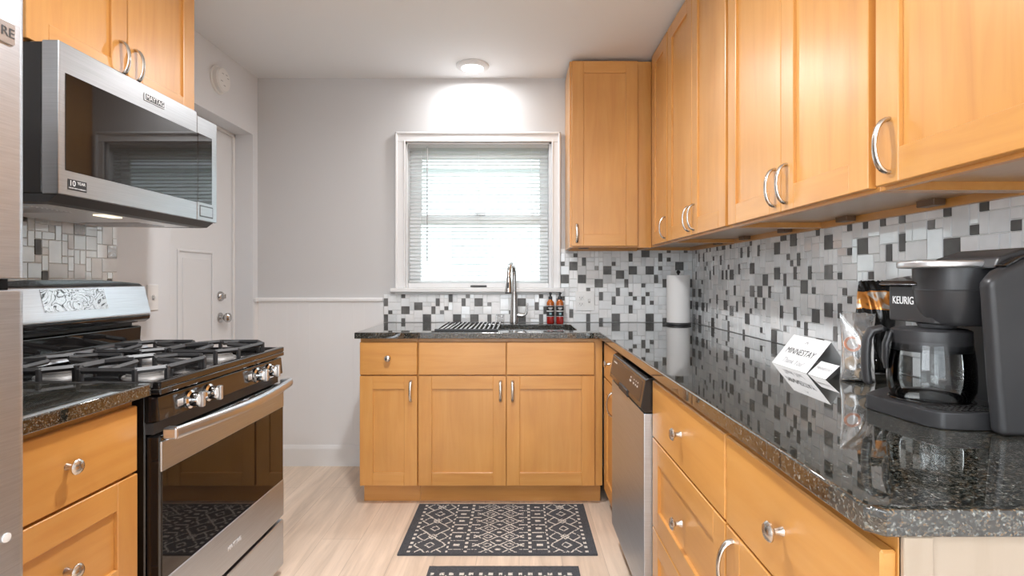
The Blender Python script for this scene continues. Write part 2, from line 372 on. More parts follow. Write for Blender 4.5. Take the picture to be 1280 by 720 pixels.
# door in the recess
bm = BM(); xd = -1.79
box(bm, xd-0.04, xd, dY0+0.003, dY1-0.003, 0.006, dZ-0.012)
def raised(bm, y0, y1, z0, z1):
    t = 0.014
    box(bm, xd, xd+0.007, y0, y0+t, z0, z1, 0.003); box(bm, xd, xd+0.007, y1-t, y1, z0, z1, 0.003)
    box(bm, xd, xd+0.007, y0+t, y1-t, z0, z0+t, 0.003); box(bm, xd, xd+0.007, y0+t, y1-t, z1-t, z1, 0.003)
    box(bm, xd-0.001, xd+0.005, y0+0.045, y1-0.045, z0+0.045, z1-0.045, 0.0045)
ym = (dY0+dY1)/2
for y0, y1 in ((2.605, 2.742), (2.802, 3.131)):
    raised(bm, y0, y1, 0.22, 1.345); raised(bm, y0, y1, 1.50, 1.95)
dr = struct('door_1', bm, M_door, 'white panelled door set back in the left wall')
for nm, zz, rr in (('deadbolt', 1.083, 0.030), ('door_knob', 0.955, 0.030)):
    bm = BM()
    if nm == 'deadbolt': lathe(bm, [(0, 0.02), (0.02, 0.02), (0.026, 0.014), (rr, 0.006), (rr, 0)], (xd, 3.205, zz), (1, 0, 0), 24); box(bm, xd+0.018, xd+0.036, 3.199, 3.211, zz-0.014, zz+0.014, 0.003)
    else: lathe(bm, [(0, 0.066), (0.018, 0.064), (0.028, 0.055), (0.029, 0.042), (0.02, 0.030), (0.011, 0.022), (0.012, 0.010), (rr, 0.006), (rr, 0)], (xd, 3.205, zz), (1, 0, 0), 24)
    struct(nm, bm, M_faucet, parent=dr)
bm = BM(); box(bm, xd-0.02, xd+0.012, dY0, dY0+0.02, 0, dZ); box(bm, xd, xd+0.014, dY1-0.02, dY1, 0, dZ, 0.003); box(bm, xd, xd+0.014, dY0, dY1, dZ-0.02, dZ, 0.003)
struct('door_stop', bm, M_white, parent=dr)

# window in the back wall: casing, stool, two sashes
bm = BM()
co, ci = (-0.786, 0.262, 2.119), (-0.722, 0.206, 2.056)
for (x0, x1) in ((co[0], ci[0]), (ci[1], co[1])): box(bm, x0, x1, YB-0.018, YB, 1.128, ci[2], 0.003)
box(bm, co[0], co[1], YB-0.018, YB, ci[2], co[2], 0.003)
for x in (co[0], co[1]-0.014): box(bm, x, x+0.014, YB-0.028, YB, 1.128, co[2], 0.004)
box(bm, co[0], co[1], YB-0.028, YB, co[2]-0.014, co[2], 0.004)
box(bm, ci[0], ci[1], YB-0.022, YB, ci[2], ci[2]+0.012, 0.004)
for x in (ci[0]-0.012, ci[1]): box(bm, x, x+0.012, YB-0.022, YB, 1.128, ci[2]+0.012, 0.004)
win = struct('window_1', bm, M_white, 'white cased double hung window above the sink')
bm = BM(); box(bm, -0.812, 0.285, YB-0.05, YB+0.05, 1.104, 1.128, 0.005, seg=2); box(bm, -0.79, 0.265, YB-0.014, YB, 1.09, 1.104, 0.003)
struct('window_sill', bm, M_white, parent=win)
bm = BM()
for x0, x1 in ((wx0, wx0+0.022), (wx1-0.022, wx1)): box(bm, x0, x1, YB, YB+0.15, wz0, wz1)
box(bm, wx0, wx1, YB, YB+0.15, wz1-0.02, wz1); struct('window_frame', bm, M_white, parent=win)
def sash(nm, y, z0, z1, br_, tr):
    bm = BM(); xa, xb, st = wx0+0.022, wx1-0.022, 0.075
    box(bm, xa, xa+st, y, y+0.03, z0, z1, 0.004); box(bm, xb-st*0.75, xb, y, y+0.03, z0, z1, 0.004)
    box(bm, xa+st, xb-st*0.75, y, y+0.03, z0, z0+br_, 0.004); box(bm, xa+st, xb-st*0.75, y, y+0.03, z1-tr, z1, 0.004)
    s = struct(nm, bm, M_white, parent=win)
    bm = BM(); box(bm, xa+st-0.004, xb-st*0.75+0.004, y+0.012, y+0.016, z0+br_-0.004, z1-tr+0.004); struct('pane', bm, M_pane, parent=s)
    return s
sash('upper_sash', YB+0.10, 1.57, 2.046, 0.04, 0.075)
ls = sash('lower_sash', YB+0.066, 1.128, 1.60, 0.045, 0.06)
bm = BM(); box(bm, -0.29, -0.22, YB+0.060, YB+0.075, 1.600, 1.612, 0.003); box(bm, -0.275, -0.262, YB+0.052, YB+0.068, 1.604, 1.618, 0.003); struct('sash_lock', bm, M_faucet, parent=win)
bm = BM(); box(bm, -0.313, -0.208, YB+0.018, YB+0.024, 1.134, 1.146, 0.003); 
o = struct('lift_slot', bm, M_dot, parent=win)
bm = BM(); box(bm, wx0+0.022, wx1-0.022, YB+0.024, YB+0.05, 1.128, 1.162, 0.003); struct('blind_stop', bm, M_white, parent=win)

# venetian blind
t = thing('venetian_blind', 'open white slatted blind hanging in the window over the sink', 'window blind', (-0.26, YB+0.03, 1.165))
bx0, bx1 = -0.708, 0.186
bm = BM(); box(bm, bx0, bx1, YB+0.008, YB+0.045, 2.022, 2.046, 0.003); obj('head_rail', bm, M_slat, t)
bm = BM(); ns = 36; tl = math.radians(10)
for k in range(ns):
    zc = 1.186 + (2.012-1.186)*k/(ns-1); yc = YB+0.028; hw = 0.0125
    pts = [(-1, 0), (-0.5, 0.0012), (0, 0.0016), (0.5, 0.0012), (1, 0)]
    up = [(yc + q*hw*math.cos(tl), zc + q*hw*math.sin(tl)*-1 + e) for q, e in pts]
    poly = up + [(a, c-0.0006) for a, c in up[::-1]]
    prism(bm, poly, 'x', bx0+0.003, bx1-0.003)
obj('slats', bm, M_slat, t, ang=20)
bm = BM(); box(bm, bx0+0.002, bx1-0.002, YB+0.016, YB+0.04, 1.164, 1.178, 0.003); obj('bottom_rail', bm, M_slat, t)
bm = BM()
for x in (-0.60, -0.26, 0.08):
    for y in (YB+0.0145, YB+0.0415): tube(bm, [(x, y, 1.17), (x, y, 2.03)], 0.0008, 5)
obj('ladder_cord', bm, M_slat, t)
bm = BM(); tube(bm, [(-0.587, YB+0.004, 2.03), (-0.587, YB+0.002, 1.30)], 0.004, 6); obj('tilt_wand', bm, M_inkpale, t)

# mosaic backsplash
def mosaic(name, label, origin, ux, nrm, W, H, seed, pale=False):
    """origin lower-left as seen by viewer, ux reading direction, nrm outward normal"""
    rr = random.Random(seed); U = 0.0272; nx, nz = int(round(W/U)), int(round(H/U)); ux_, nz_ = W/nx, H/nz
    occ = [[False]*nx for _ in range(nz)]
    o, ux, nv, uz = Vector(origin), Vector(ux), Vector(nrm), Vector((0, 0, 1))
    bm = BM(); dark = [[False]*(nx+2) for _ in range(nz+2)]
    def P(a, c, h): return bm.verts.new(o + ux*a + uz*c + nv*h)
    vs = [P(0, 0, 0), P(W, 0, 0), P(W, H, 0), P(0, H, 0), P(0, 0, 0.004), P(W, 0, 0.004), P(W, H, 0.004), P(0, H, 0.004)]
    for f in ((0, 3, 2, 1), (4, 5, 6, 7), (0, 1, 5, 4), (1, 2, 6, 5), (2, 3, 7, 6), (3, 0, 4, 7)): bm.faces.new([vs[i] for i in f])
    sizes = [((2, 2), 6.5), ((1, 2), 4), ((2, 1), 2.0), ((1, 1), 2.6), ((2, 3), 1.5), ((3, 2), 1.5)]
    for j in range(nz):
        for i in range(nx):
            if occ[j][i]: continue
            cand = []
            for (a, c), wt in sizes:
                if i+a <= nx and j+c <= nz and not any(occ[j+q][i+p] for p in range(a) for q in range(c)): cand.append(((a, c), wt))
            tot = sum(x[1] for x in cand); x = rr.random()*tot
            for (a, c), wt in cand:
                x -= wt
                if x <= 0: break
            for p in range(a):
                for q in range(c): occ[j+q][i+p] = True
            x = rr.random(); sz = (a, c)
            if sz == (2, 2): m = 1 if x < 0.46 else 2 if x < 0.52 else 6 if x < 0.56 else 4 if x < 0.66 else 5 if x < 0.84 else 3
            elif sz == (1, 2): m = 1 if x < 0.42 else 2 if x < 0.47 else 4 if x < 0.60 else 5 if x < 0.80 else 3
            elif sz == (1, 1): m = 1 if x < 0.50 else 2 if x < 0.56 else 4 if x < 0.70 else 3
            elif sz == (2, 1): m = 4 if x < 0.4 else 5 if x < 0.7 else 3
            else: m = 3 if x < 0.4 else 4 if x < 0.65 else 5
            if pale and m in (1, 2) and rr.random() < 0.85: m = 4 if rr.random() < 0.6 else 5
            if m in (1, 2, 6):
                if any(dark[j+q][i+p] for p in range(a+2) for q in range(c+2) if 0 < p < a+1 or 0 < q < c+1): m = 3 if x < 0.2 else 5 if x < 0.4 else 4
                else:
                    for p in range(a):
                        for q in range(c): dark[j+1+q][i+1+p] = True
            g = 0.0009; x0, x1, z0, z1 = i*ux_+g, (i+a)*ux_-g, j*nz_+g, (j+c)*nz_-g
            s = 0.0011; h = 0.008; tx, tz = rr.uniform(-1, 1)*0.0004, rr.uniform(-1, 1)*0.0004
            lo = [P(x0, z0, 0.004), P(x1, z0, 0.004), P(x1, z1, 0.004), P(x0, z1, 0.004)]
            hi = [P(x0+s, z0+s, h-tx-tz), P(x1-s, z0+s, h+tx-tz), P(x1-s, z1-s, h+tx+tz), P(x0+s, z1-s, h-tx+tz)]
            bm.faces.new(hi).material_index = m
            for k in range(4): bm.faces.new((lo[k], lo[(k+1) % 4], hi[(k+1) % 4], hi[k])).material_index = m
    return struct(name, bm, TILES, label, smooth=False)
mosaic('trim_3', 'grey and white mosaic tiles on the right wall', (XR, 3.41, 0.911), (0, -1, 0), (-1, 0, 0), 2.86, 0.485, 3)
mosaic('trim_4', 'grey and white mosaic tiles right of the window', (0.264, YB, 0.911), (1, 0, 0), (0, -1, 0), XR-0.009-0.264, 0.468, 5)
mosaic('trim_5', 'low strip of mosaic tiles under the window', (-0.862, YB, 0.911), (1, 0, 0), (0, -1, 0), 1.125, 0.178, 9)
mosaic('trim_6', 'pale mosaic tiles behind the range', (XL, 1.0, 0.911), (0, 1, 0), (1, 0, 0), 1.215, 0.52, 12, True)

# ------------------------------------------------------------------ cabinets
MW = [M_woodv, M_woodh]
def front_bm(x0, x1, z0, z1, kind, st=0.068):
    bm = BM(); th = 0.020
    if kind == 'slab': box(bm, x0, x1, -th, 0, z0, z1, 0.003, 1)
    else:
        st = min(st, (x1-x0)*0.27)
        box(bm, x0, x0+st, -th, 0, z0, z1, 0.0016, 0); box(bm, x1-st, x1, -th, 0, z0, z1, 0.0016, 0)
        box(bm, x0+st, x1-st, -th, 0, z0, z0+st, 0.0016, 1); box(bm, x0+st, x1-st, -th, 0, z1-st, z1, 0.0016, 1)
        box(bm, x0+st-0.004, x1-st+0.004, -th+0.009, -0.002, z0+st-0.004, z1-st+0.004, 0, 0 if kind == 'shaker' else 1)
    return bm
def knob_bm(x, z):
    bm = BM(); lathe(bm, [(0.009, 0.018), (0.006, 0.026), (0.0055, 0.034), (0.010, 0.039), (0.0165, 0.041), (0.0168, 0.044), (0.013, 0.0485), (0.006, 0.0505), (0, 0.051)], (x, 0, z), (0, -1, 0), 24); return bm
def pull_bm(x, z, ln=0.108):
    bm = BM(); pts, rs = [], []
    for k in range(15):
        t_ = k/14; a = PI*t_
        pts.append((x, -0.019 - 0.031*math.sin(a)**0.85, z + ln/2*math.cos(a)*1.0)); rs.append(0.0048 + 0.0012*abs(math.cos(a)))
    tube(bm, pts, rs, 10, flat=(1.35, 0.8), up=(1, 0, 0)); return bm
def hardware(par, hw):
    if not hw: return
    if hw[0] == 'knob': obj('knob', knob_bm(hw[1], hw[2]), M_nickel, par, local=True)
    else: obj('handle', pull_bm(hw[1], hw[2]), M_nickel, par, local=True)
def cabinet(name, label, cat, loc, rotz, W, D, z0, z1, fronts, toe=0.0, wall=False, end=None, blocks=(), group=None, open_top=False):
    t = thing(name, label, cat, (loc[0], loc[1], 0 if not wall else z0), rotz, group)
    dz = 0 if not wall else -z0
    bm = BM(); g = 0.0006
    if wall:
        box(bm, g, W-g, 0, D, z0+0.02, z1, 0.001)
        obj('body', loczed(bm, dz), M_woodv, t, local=True)
        bm = BM(); box(bm, 0.001, W-0.001, 0.018, D-0.001, z0+0.018, z0+0.021); obj('bottom_panel', loczed(bm, dz), M_under, t, local=True)
        bm = BM(); box(bm, g, W-g, 0.0, 0.018, z0, z0+0.022, 0.001); box(bm, g, 0.02, 0.018, D, z0, z0+0.022); box(bm, W-0.02, W-g, 0.018, D, z0, z0+0.022)
        obj('bottom_frame', loczed(bm, dz), M_woodh, t, local=True)
        bm = BM(); box(bm, 0.02, W-0.02, D-0.019, D-0.001, z0-0.004, z0+0.022, 0.001); obj('rear_rail', loczed(bm, dz), M_woodh, t, local=True)
        for bx, by in blocks:
            bm = BM(); box(bm, bx-0.03, bx+0.03, by-0.016, by+0.016, z0+0.0015, z0+0.021, 0.002); obj('mounting_block', loczed(bm, dz), M_brown, t, local=True)
    else:
        if open_top:
            box(bm, g, 0.018, 0, D, toe, z1); box(bm, W-0.018, W-g, 0, D, toe, z1); box(bm, 0.018, W-0.018, 0, D, toe, toe+0.018)
            box(bm, 0.018, W-0.018, D-0.012, D, toe+0.018, z1); box(bm, 0.018, W-0.018, 0, 0.02, toe+0.018, z1)
        else: box(bm, g, W-g, 0, D, toe, z1, 0.001)
        obj('body', loczed(bm, dz), M_woodv, t, local=True)
        if toe: bm = BM(); box(bm, g, W-g, 0.068, 0.085, 0.0, toe+0.001); obj('toe_kick', bm, M_woodh, t, local=True)
    if end is not None:
        bm = BM(); box(bm, W, W+0.004, 0.0, D, end, z1, 0.001); box(bm, W, W+0.009, 0.0, 0.035, end, z1, 0.001); obj('end_panel', loczed(bm, dz), M_woodpale, t, local=True)
    for f in fronts:
        nm, kind, x0, x1, a, c = f[:6]; hw = f[6] if len(f) > 6 else None
        b_ = front_bm(x0, x1, a, c, kind)
        o = obj(nm, loczed(b_, dz), MW, t, local=True, smooth=False)
        if hw: hardware(o, (hw[0], hw[1], hw[2]+dz))
    return t
def loczed(bm, dz):
    if dz: bm.transform(Matrix.Translation((0, 0, dz)))
    return bm
RIGHT, LEFT = -PI/2, PI/2
ZT = 0.8765
# base cabinets on the back wall (carcass front Y=2.798, door front 2.778)
cabinet('base_cabinet', 'narrow maple base cabinet with one knobbed drawer left of the sink', 'cabinet', (-0.829, 2.798), 0, 0.302, 0.61, 0, ZT,
        [('drawer', 'slab', 0.002, 0.300, 0.688, 0.858, ('knob', 0.151, 0.775)), ('door', 'shaker', 0.002, 0.300, 0.113, 0.682, ('handle', 0.268, 0.604))], toe=0.108)
cabinet('base_cabinet', 'maple sink cabinet with two wide doors under the window', 'cabinet', (-0.527, 2.798), 0, 0.961, 0.61, 0, ZT,
        [('drawer_front', 'slab', 0.006, 0.4585, 0.688, 0.858), ('drawer_front', 'slab', 0.4625, 0.918, 0.688, 0.858),
         ('door', 'shaker', 0.006, 0.4585, 0.113, 0.682, ('handle', 0.430, 0.604)), ('door', 'shaker', 0.4625, 0.918, 0.113, 0.682, ('handle', 0.492, 0.604))], toe=0.108, open_top=True)
# corner base cabinet on the right run
cabinet('base_cabinet', 'narrow maple corner cabinet tucked between sink cabinet and dishwasher', 'cabinet', (0.454, 2.776), RIGHT, 0.408, 0.64, 0, ZT,
        [('drawer', 'slab', 0.035, 0.405, 0.688, 0.858, ('knob', 0.20, 0.775)), ('door', 'shaker', 0.035, 0.405, 0.113, 0.682, ('handle', 0.30, 0.604))], toe=0.108)
cabinet('drawer_cabinet', 'maple cabinet of three knobbed drawers beside the dishwasher', 'cabinet', (0.454, 1.750), RIGHT, 0.620, 0.64, 0, ZT,
        [('drawer', 'slab', 0.004, 0.617, 0.672, 0.855, ('knob', 0.31, 0.765)), ('drawer', 'shakerh', 0.004, 0.617, 0.384, 0.667, ('knob', 0.31, 0.525)), ('drawer', 'shakerh', 0.004, 0.617, 0.113, 0.379, ('knob', 0.31, 0.25))], toe=0.108)
cabinet('base_cabinet', 'maple end cabinet with drawer and pale side under the coffee maker', 'cabinet', (0.454, 1.129), RIGHT, 0.488, 0.64, 0, ZT,
        [('drawer', 'slab', 0.004, 0.486, 0.672, 0.855, ('knob', 0.245, 0.765)), ('door', 'shaker', 0.004, 0.486, 0.113, 0.667, ('handle', 0.040, 0.595))], toe=0.108, end=0.0)
# left drawer cabinet between fridge and range
cabinet('drawer_cabinet', 'maple drawer cabinet between the refrigerator and the range', 'cabinet', (-1.0, 0.937), LEFT, 0.448, 0.64, 0, ZT,
        [('drawer', 'slab', 0.004, 0.440, 0.690, 0.858, ('knob', 0.225, 0.775)), ('drawer', 'shakerh', 0.004, 0.440, 0.405, 0.684, ('knob', 0.225, 0.548)), ('drawer', 'shakerh', 0.004, 0.440, 0.113, 0.40, ('knob', 0.225, 0.26))], toe=0.108)
# wall cabinets
ZU, ZUT = 1.368, 2.448
ud0, ud1 = ZU+0.008, ZUT-0.004
cabinet('wall_cabinet', 'single door maple wall cabinet right of the window', 'cabinet', (0.292, 3.112), 0, 0.476, 0.305, ZU, ZUT,
        [('door', 'shaker', 0.012, 0.392, ud0, ud1, ('handle', 0.040, 1.450))], wall=True, blocks=[(0.10, 0.15)])
cabinet('wall_cabinet', 'narrow maple wall cabinet in the corner behind the paper towel', 'cabinet', (0.770, 3.41), RIGHT, 0.688, 0.331, ZU, ZUT,
        [('door', 'shaker', 0.375, 0.684, ud0, ud1, ('handle', 0.655, 1.450))], wall=True, blocks=[(0.55, 0.29)])
cabinet('wall_cabinet', 'two door maple wall cabinet above the right outlet plate', 'cabinet', (0.770, 2.721), RIGHT, 0.779, 0.331, ZU, ZUT,
        [('door', 'shaker', 0.010, 0.389, ud0, ud1, ('handle', 0.357, 1.450)), ('door', 'shaker', 0.392, 0.770, ud0, ud1, ('handle', 0.424, 1.450))], wall=True, blocks=[(0.20, 0.29), (0.58, 0.29)])
cabinet('wall_cabinet', 'two door maple wall cabinet above the folded white cards', 'cabinet', (0.770, 1.941), RIGHT, 0.800, 0.331, ZU, ZUT,
        [('door', 'shaker', 0.014, 0.402, ud0, ud1, ('handle', 0.370, 1.450)), ('door', 'shaker', 0.405, 0.788, ud0, ud1, ('handle', 0.437, 1.450))], wall=True, blocks=[(0.20, 0.29), (0.56, 0.29)])
cabinet('wall_cabinet', 'nearest maple wall cabinet with one wide door above the coffee maker', 'cabinet', (0.770, 1.140), RIGHT, 0.500, 0.331, ZU, ZUT,
        [('door', 'shaker', 0.011, 0.490, ud0, ud1, ('handle', 0.052, 1.453))], wall=True, blocks=[(0.27, 0.16)])
cabinet('wall_cabinet', 'short two door maple wall cabinet above the microwave', 'cabinet', (-1.323, 1.413), LEFT, 0.742, 0.337, 1.818, ZUT,
        [('door', 'shaker', 0.004, 0.369, 1.822, ud1, ('handle', 0.338, 1.905)), ('door', 'shaker', 0.373, 0.738, 1.822, ud1, ('handle', 0.405, 1.905))], wall=True)

# ------------------------------------------------------------------ worktops, sink
def slab_with_hole():
    bm = BM(); z0, z1 = 0.877, 0.910
    outer = [(-0.848, 2.758), (0.414, 2.758), (0.414, 0.645), (0.431, 0.6285), (1.100, 0.6285), (1.100, 3.409), (-0.848, 3.409)]
    hole = rrect(-0.452, 0.312, 2.862, 3.272, 0.05, 6)
    def loop(pts, z): return [bm.verts.new((x, y, z)) for x, y in pts]
    rings = {}
    for z in (z0, z1):
        a, h = loop(outer, z), loop(hole, z)
        es = [bm.edges.new((a[i], a[(i+1) % len(a)])) for i in range(len(a))] + [bm.edges.new((h[i], h[(i+1) % len(h)])) for i in range(len(h))]
        bmesh.ops.triangle_fill(bm, edges=es, use_beauty=True, use_dissolve=False)
        rings[z] = (a, h)
    for q in (0, 1):
        A, B = rings[z0][q], rings[z1][q]; n = len(A)
        for i in range(n): bm.faces.new((A[i], A[(i+1) % n], B[(i+1) % n], B[i]))
    bmesh.ops.recalc_face_normals(bm, faces=bm.faces[:])
    es = [e for e in bm.edges if len(e.link_faces) == 2 and abs(e.verts[0].co.z-e.verts[1].co.z) < 1e-5 and e.calc_face_angle(0) > 1.2]
    bmesh.ops.bevel(bm, geom=es, offset=0.004, segments=3, profile=0.5, affect='EDGES')
    return bm
o = obj('worktop', slab_with_hole(), M_granite, loc=(0.414, 2.758, 0.877)); tag(o, 'long black granite worktop running around the corner under the tiles', 'worktop')
bm = BM(); box(bm, -1.659, -0.961, 0.936, 1.403, 0.877, 0.910, 0.004, seg=3)
o = obj('worktop', bm, M_granite, loc=(-1.3, 1.17, 0.877)); tag(o, 'short black granite worktop between refrigerator and range', 'worktop')
t = thing('kitchen_sink', 'stainless undermount sink sunk in the granite below the window', 'sink', (-0.07, 3.067, 0.68))
bm = BM()
def ring(x0, x1, y0, y1, r, z): return [bm.verts.new((x, y, z)) for x, y in rrect(x0, x1, y0, y1, r, 6)]
rs_ = [ring(-0.475, 0.335, 2.842, 3.292, 0.06, 0.8755), ring(-0.456, 0.316, 2.860, 3.275, 0.05, 0.8755), ring(-0.450, 0.310, 2.866, 3.270, 0.05, 0.72), ring(-0.42, 0.28, 2.896, 3.240, 0.05, 0.695)]
for A, B in zip(rs_, rs_[1:]):
    for i in range(len(A)): bm.faces.new((A[i], A[(i+1) % len(A)], B[(i+1) % len(A)], B[i]))
bm.faces.new(rs_[-1]); obj('basin', bm, M_sink, t)
bm = BM(); lathe(bm, [(0.045, 0), (0.045, 0.004), (0.036, 0.005), (0.03, 0.002), (0, 0.002)], (-0.07, 3.1, 0.695)); obj('drain', bm, M_chrome, t)

# faucet
fx, fy = -0.031, 3.335
t = thing('faucet', 'brushed steel gooseneck faucet standing behind the sink', 'faucet', (fx, fy, 0.910))
bm = BM(); lathe(bm, [(0, 0.0), (0.027, 0.0), (0.028, 0.006), (0.026, 0.05), (0.022, 0.12), (0.017, 0.18), (0.0145, 0.20), (0, 0.2)], (fx, fy, 0.9102), seg=28); obj('base', bm, M_faucet, t)
bm = BM(); d = Vector((-0.22, -1, 0)).normalized(); pts = [Vector((fx, fy, 1.10)), Vector((fx, fy, 1.15)), Vector((fx, fy, 1.205))]
ra = 0.072
for k in range(1, 13):
    a = PI*k/12; pts.append(Vector((fx, fy, 1.205)) + d*ra*(1-math.cos(a)) + Vector((0, 0, ra*math.sin(a))))
pts.append(pts[-1] + Vector((0, 0, -0.01)) + d*0.002)
tube(bm, pts, 0.0128, 14); obj('spout', bm, M_faucet, t)
bm = BM(); e = pts[-1]; tube(bm, [e, e+Vector((0, 0, -0.03)), e+Vector((0, 0, -0.07))+d*0.004, e+Vector((0, 0, -0.088))+d*0.005], [0.0145, 0.0165, 0.021, 0.0225], 20); sh = obj('spray_head', bm, M_faucet, t)
bm = BM(); q = e+Vector((0, 0, -0.05))+d*0.019; box(bm, q.x-0.006, q.x+0.006, q.y-0.005, q.y+0.006, q.z-0.022, q.z+0.022, 0.003); obj('spray_button', bm, M_blkplastic, sh)
bm = BM(); q = e+Vector((0, 0, -0.089))+d*0.005; lathe(bm, [(0, 0), (0.021, 0), (0.021, -0.006), (0, -0.006)], q, seg=20); obj('nozzle', bm, M_blkplastic, sh)
bm = BM(); tube(bm, [(fx+0.015, fy, 0.962), (fx+0.052, fy-0.004, 0.960), (fx+0.064, fy-0.005, 0.962)], [0.015, 0.014, 0.011], 16)
tube(bm, [(fx+0.060, fy-0.005, 0.960), (fx+0.074, fy-0.006, 0.972), (fx+0.080, fy-0.007, 1.00), (fx+0.084, fy-0.008, 1.035)], [0.009, 0.0085, 0.006, 0.0045], 12); obj('lever', bm, M_faucet, t)

# roll-up drying rack over the left half of the sink
t = thing('drying_rack', 'roll-up drying rack of steel bars over the left half of the sink', 'dish rack', (-0.28, 3.08, 0.910))
x0, x1 = -0.442, -0.118
for k in range(14):
    x = x0 + (x1-x0)*k/13; bm = BM()
    tube(bm, [(x, 2.838, 0.9165), (x, 3.318, 0.9165)], 0.0052, 10); obj('bar', bm, M_chrome, t)
for y in (2.832, 3.308): bm = BM(); box(bm, x0-0.006, x1+0.006, y, y+0.012, 0.9102, 0.921, 0.002); obj('silicone_edge', bm, M_blkplastic, t)

# soap bottles
def bottle(x, y, label, group):
    t = thing('soap_bottle', label, 'bottle', (x, y, 0.910), 0, group)
    z = 0.9103
    bm = BM(); lathe(bm, [(0, 0), (0.021, 0), (0.0235, 0.003), (0.0235, 0.062)], (x, y, z)); lathe(bm, [(0.0235, 0.062, 1), (0.0235, 0.125, 1), (0.022, 0.134, 1), (0.015, 0.142, 1), (0.011, 0.147, 1), (0.011, 0.152, 1)], (x, y, z), mi=1)
    obj('body', bm, [M_redliq, M_amber], t)
    bm = BM(); lathe(bm, [(0.0238, 0.044), (0.0239, 0.045), (0.0239, 0.112), (0.0238, 0.113)], (x, y, z)); lb = obj('paper_label', bm, M_label, t)
    for a, c in ((0.0755, 0.081), (0.110, 0.112), (0.0445, 0.0465)): bm = BM(); lathe(bm, [(0.02405, a), (0.02405, c)], (x, y, z)); obj('label_stripe', bm, M_labelwhite, lb)
    for a0, a1, c0, c1, m in ((-0.6, 0.6, 0.095, 0.0995, 0), (-0.35, 0.35, 0.088, 0.0905, 0), (-0.3, 0.3, 0.056, 0.068, 1)):
        n = 6; A = []; bm = BM()
        for k in range(n+1):
            a = -PI/2 + a0 + (a1-a0)*k/n
            A.append([bm.verts.new((x+0.0242*math.cos(a), y+0.0242*math.sin(a), z+h)) for h in (c0, c1)])
        for p, q in zip(A, A[1:]): bm.faces.new((p[0], q[0], q[1], p[1])).material_index = m
        obj('label_print', bm, [M_inkwhite, M_labelteal], lb)
    bm = BM(); lathe(bm, [(0, 0.150), (0.0125, 0.150), (0.0125, 0.164), (0.010, 0.168), (0.0055, 0.170), (0.0055, 0.182), (0.008, 0.183), (0.008, 0.193), (0, 0.194)], (x, y, z), seg=20)
    tube(bm, [(x, y, z+0.188), (x+0.004, y-0.018, z+0.188), (x+0.006, y-0.026, z+0.184)], [0.005, 0.0045, 0.0035], 8); obj('pump', bm, M_blkplastic, t)
bottle(0.193, 3.32, 'amber soap bottle with black pump, left one of the pair by the faucet', 'amber soap bottles')
bottle(0.252, 3.318, 'amber soap bottle with black pump, right one of the pair near the outlet', 'amber soap bottles')

# paper towel
px, py = 0.960, 3.235
t = thing('paper_towel_holder', 'black upright paper towel holder in the worktop corner', 'paper towel holder', (px, py, 0.910))
bm = BM(); lathe(bm, [(0, 0), (0.073, 0), (0.076, 0.004), (0.074, 0.012), (0.06, 0.015), (0, 0.015)], (px, py, 0.9102)); obj('base', bm, M_blkplastic, t)
bm = BM(); tube(bm, [(px, py, 0.92), (px, py, 1.222)], 0.006, 12); lathe(bm, [(0, 0.0), (0.006, 0.001), (0.011, 0.008), (0.012, 0.014), (0.008, 0.022), (0, 0.025)], (px, py, 1.215), seg=16); obj('rod', bm, M_blkplastic, t)
bm = BM(); lathe(bm, [(0.02, 0), (0.0675, 0), (0.068, 0.002), (0.068, 0.280), (0.066, 0.283), (0.02, 0.283), (0.02, 0)], (px, py, 0.9256), seg=48)
o = obj('paper_towel_roll', bm, M_paper, loc=(px, py, 0.9256)); tag(o, 'white paper towel roll upright on its black holder in the corner', 'paper towel')

# outlet plates and light switch
def plate(t, x, z, wd, ht, kinds, f):
    """f maps (u, v, h) to world"""
    def bx(bm, u0, u1, v0, v1, h0, h1, bev=0.0, mi=0):
        a, c = f(u0, v0, h0), f(u1, v1, h1); box(bm, a[0], c[0], a[1], c[1], a[2], c[2], bev, mi)
    bm = BM(); bx(bm, -wd/2, wd/2, -ht/2, ht/2, 0, 0.006, 0.002); obj('plate', bm, M_plastic, t)
    for k, (cx, kd) in enumerate(kinds):
        if kd == 'outlet':
            for cz in (-0.020, 0.020):
                bm = BM(); bx(bm, cx-0.0165, cx+0.0165, cz-0.014, cz+0.014, 0.005, 0.008, 0.0015); rc = obj('receptacle', bm, M_plastic, t)
                bm = BM(); bx(bm, cx-0.008, cx-0.0055, cz-0.003, cz+0.007, 0.0075, 0.0084); bx(bm, cx+0.0055, cx+0.008, cz-0.003, cz+0.006, 0.0075, 0.0084); bx(bm, cx-0.002, cx+0.002, cz-0.010, cz-0.006, 0.0075, 0.0084); obj('slots', bm, M_dot, rc)
        elif kd == 'rocker':
            bm = BM(); bx(bm, cx-0.017, cx+0.017, -0.034, 0.034, 0.005, 0.0085, 0.002); obj('rocker', bm, M_plastic, t)
        else:
            bm = BM(); bx(bm, cx-0.005, cx+0.005, -0.004, 0.010, 0.005, 0.018, 0.002); tg = obj('toggle', bm, M_plastic, t)
            bm = BM(); bx(bm, cx-0.0065, cx+0.0065, -0.012, 0.012, 0.0055, 0.0064); obj('toggle_slot', bm, M_inkpale, t)
t = thing('outlet_plate', 'white double outlet and switch plate on tiles behind soap bottles', 'wall outlet', (0.418, YB-0.0082, 1.047))
plate(t, 0, 0, 0.122, 0.124, [(-0.026, 'outlet'), (0.026, 'toggle')], lambda u, v, h: (0.418+u, YB-0.0082-h, 1.047+v))
t = thing('outlet_plate', 'white narrow outlet plate on the right tiled wall behind the cards', 'wall outlet', (XR-0.0082, 2.30, 1.03))
plate(t, 0, 0, 0.076, 0.120, [(0, 'rocker')], lambda u, v, h: (XR-0.0082-h, 2.30-u, 1.03+v))
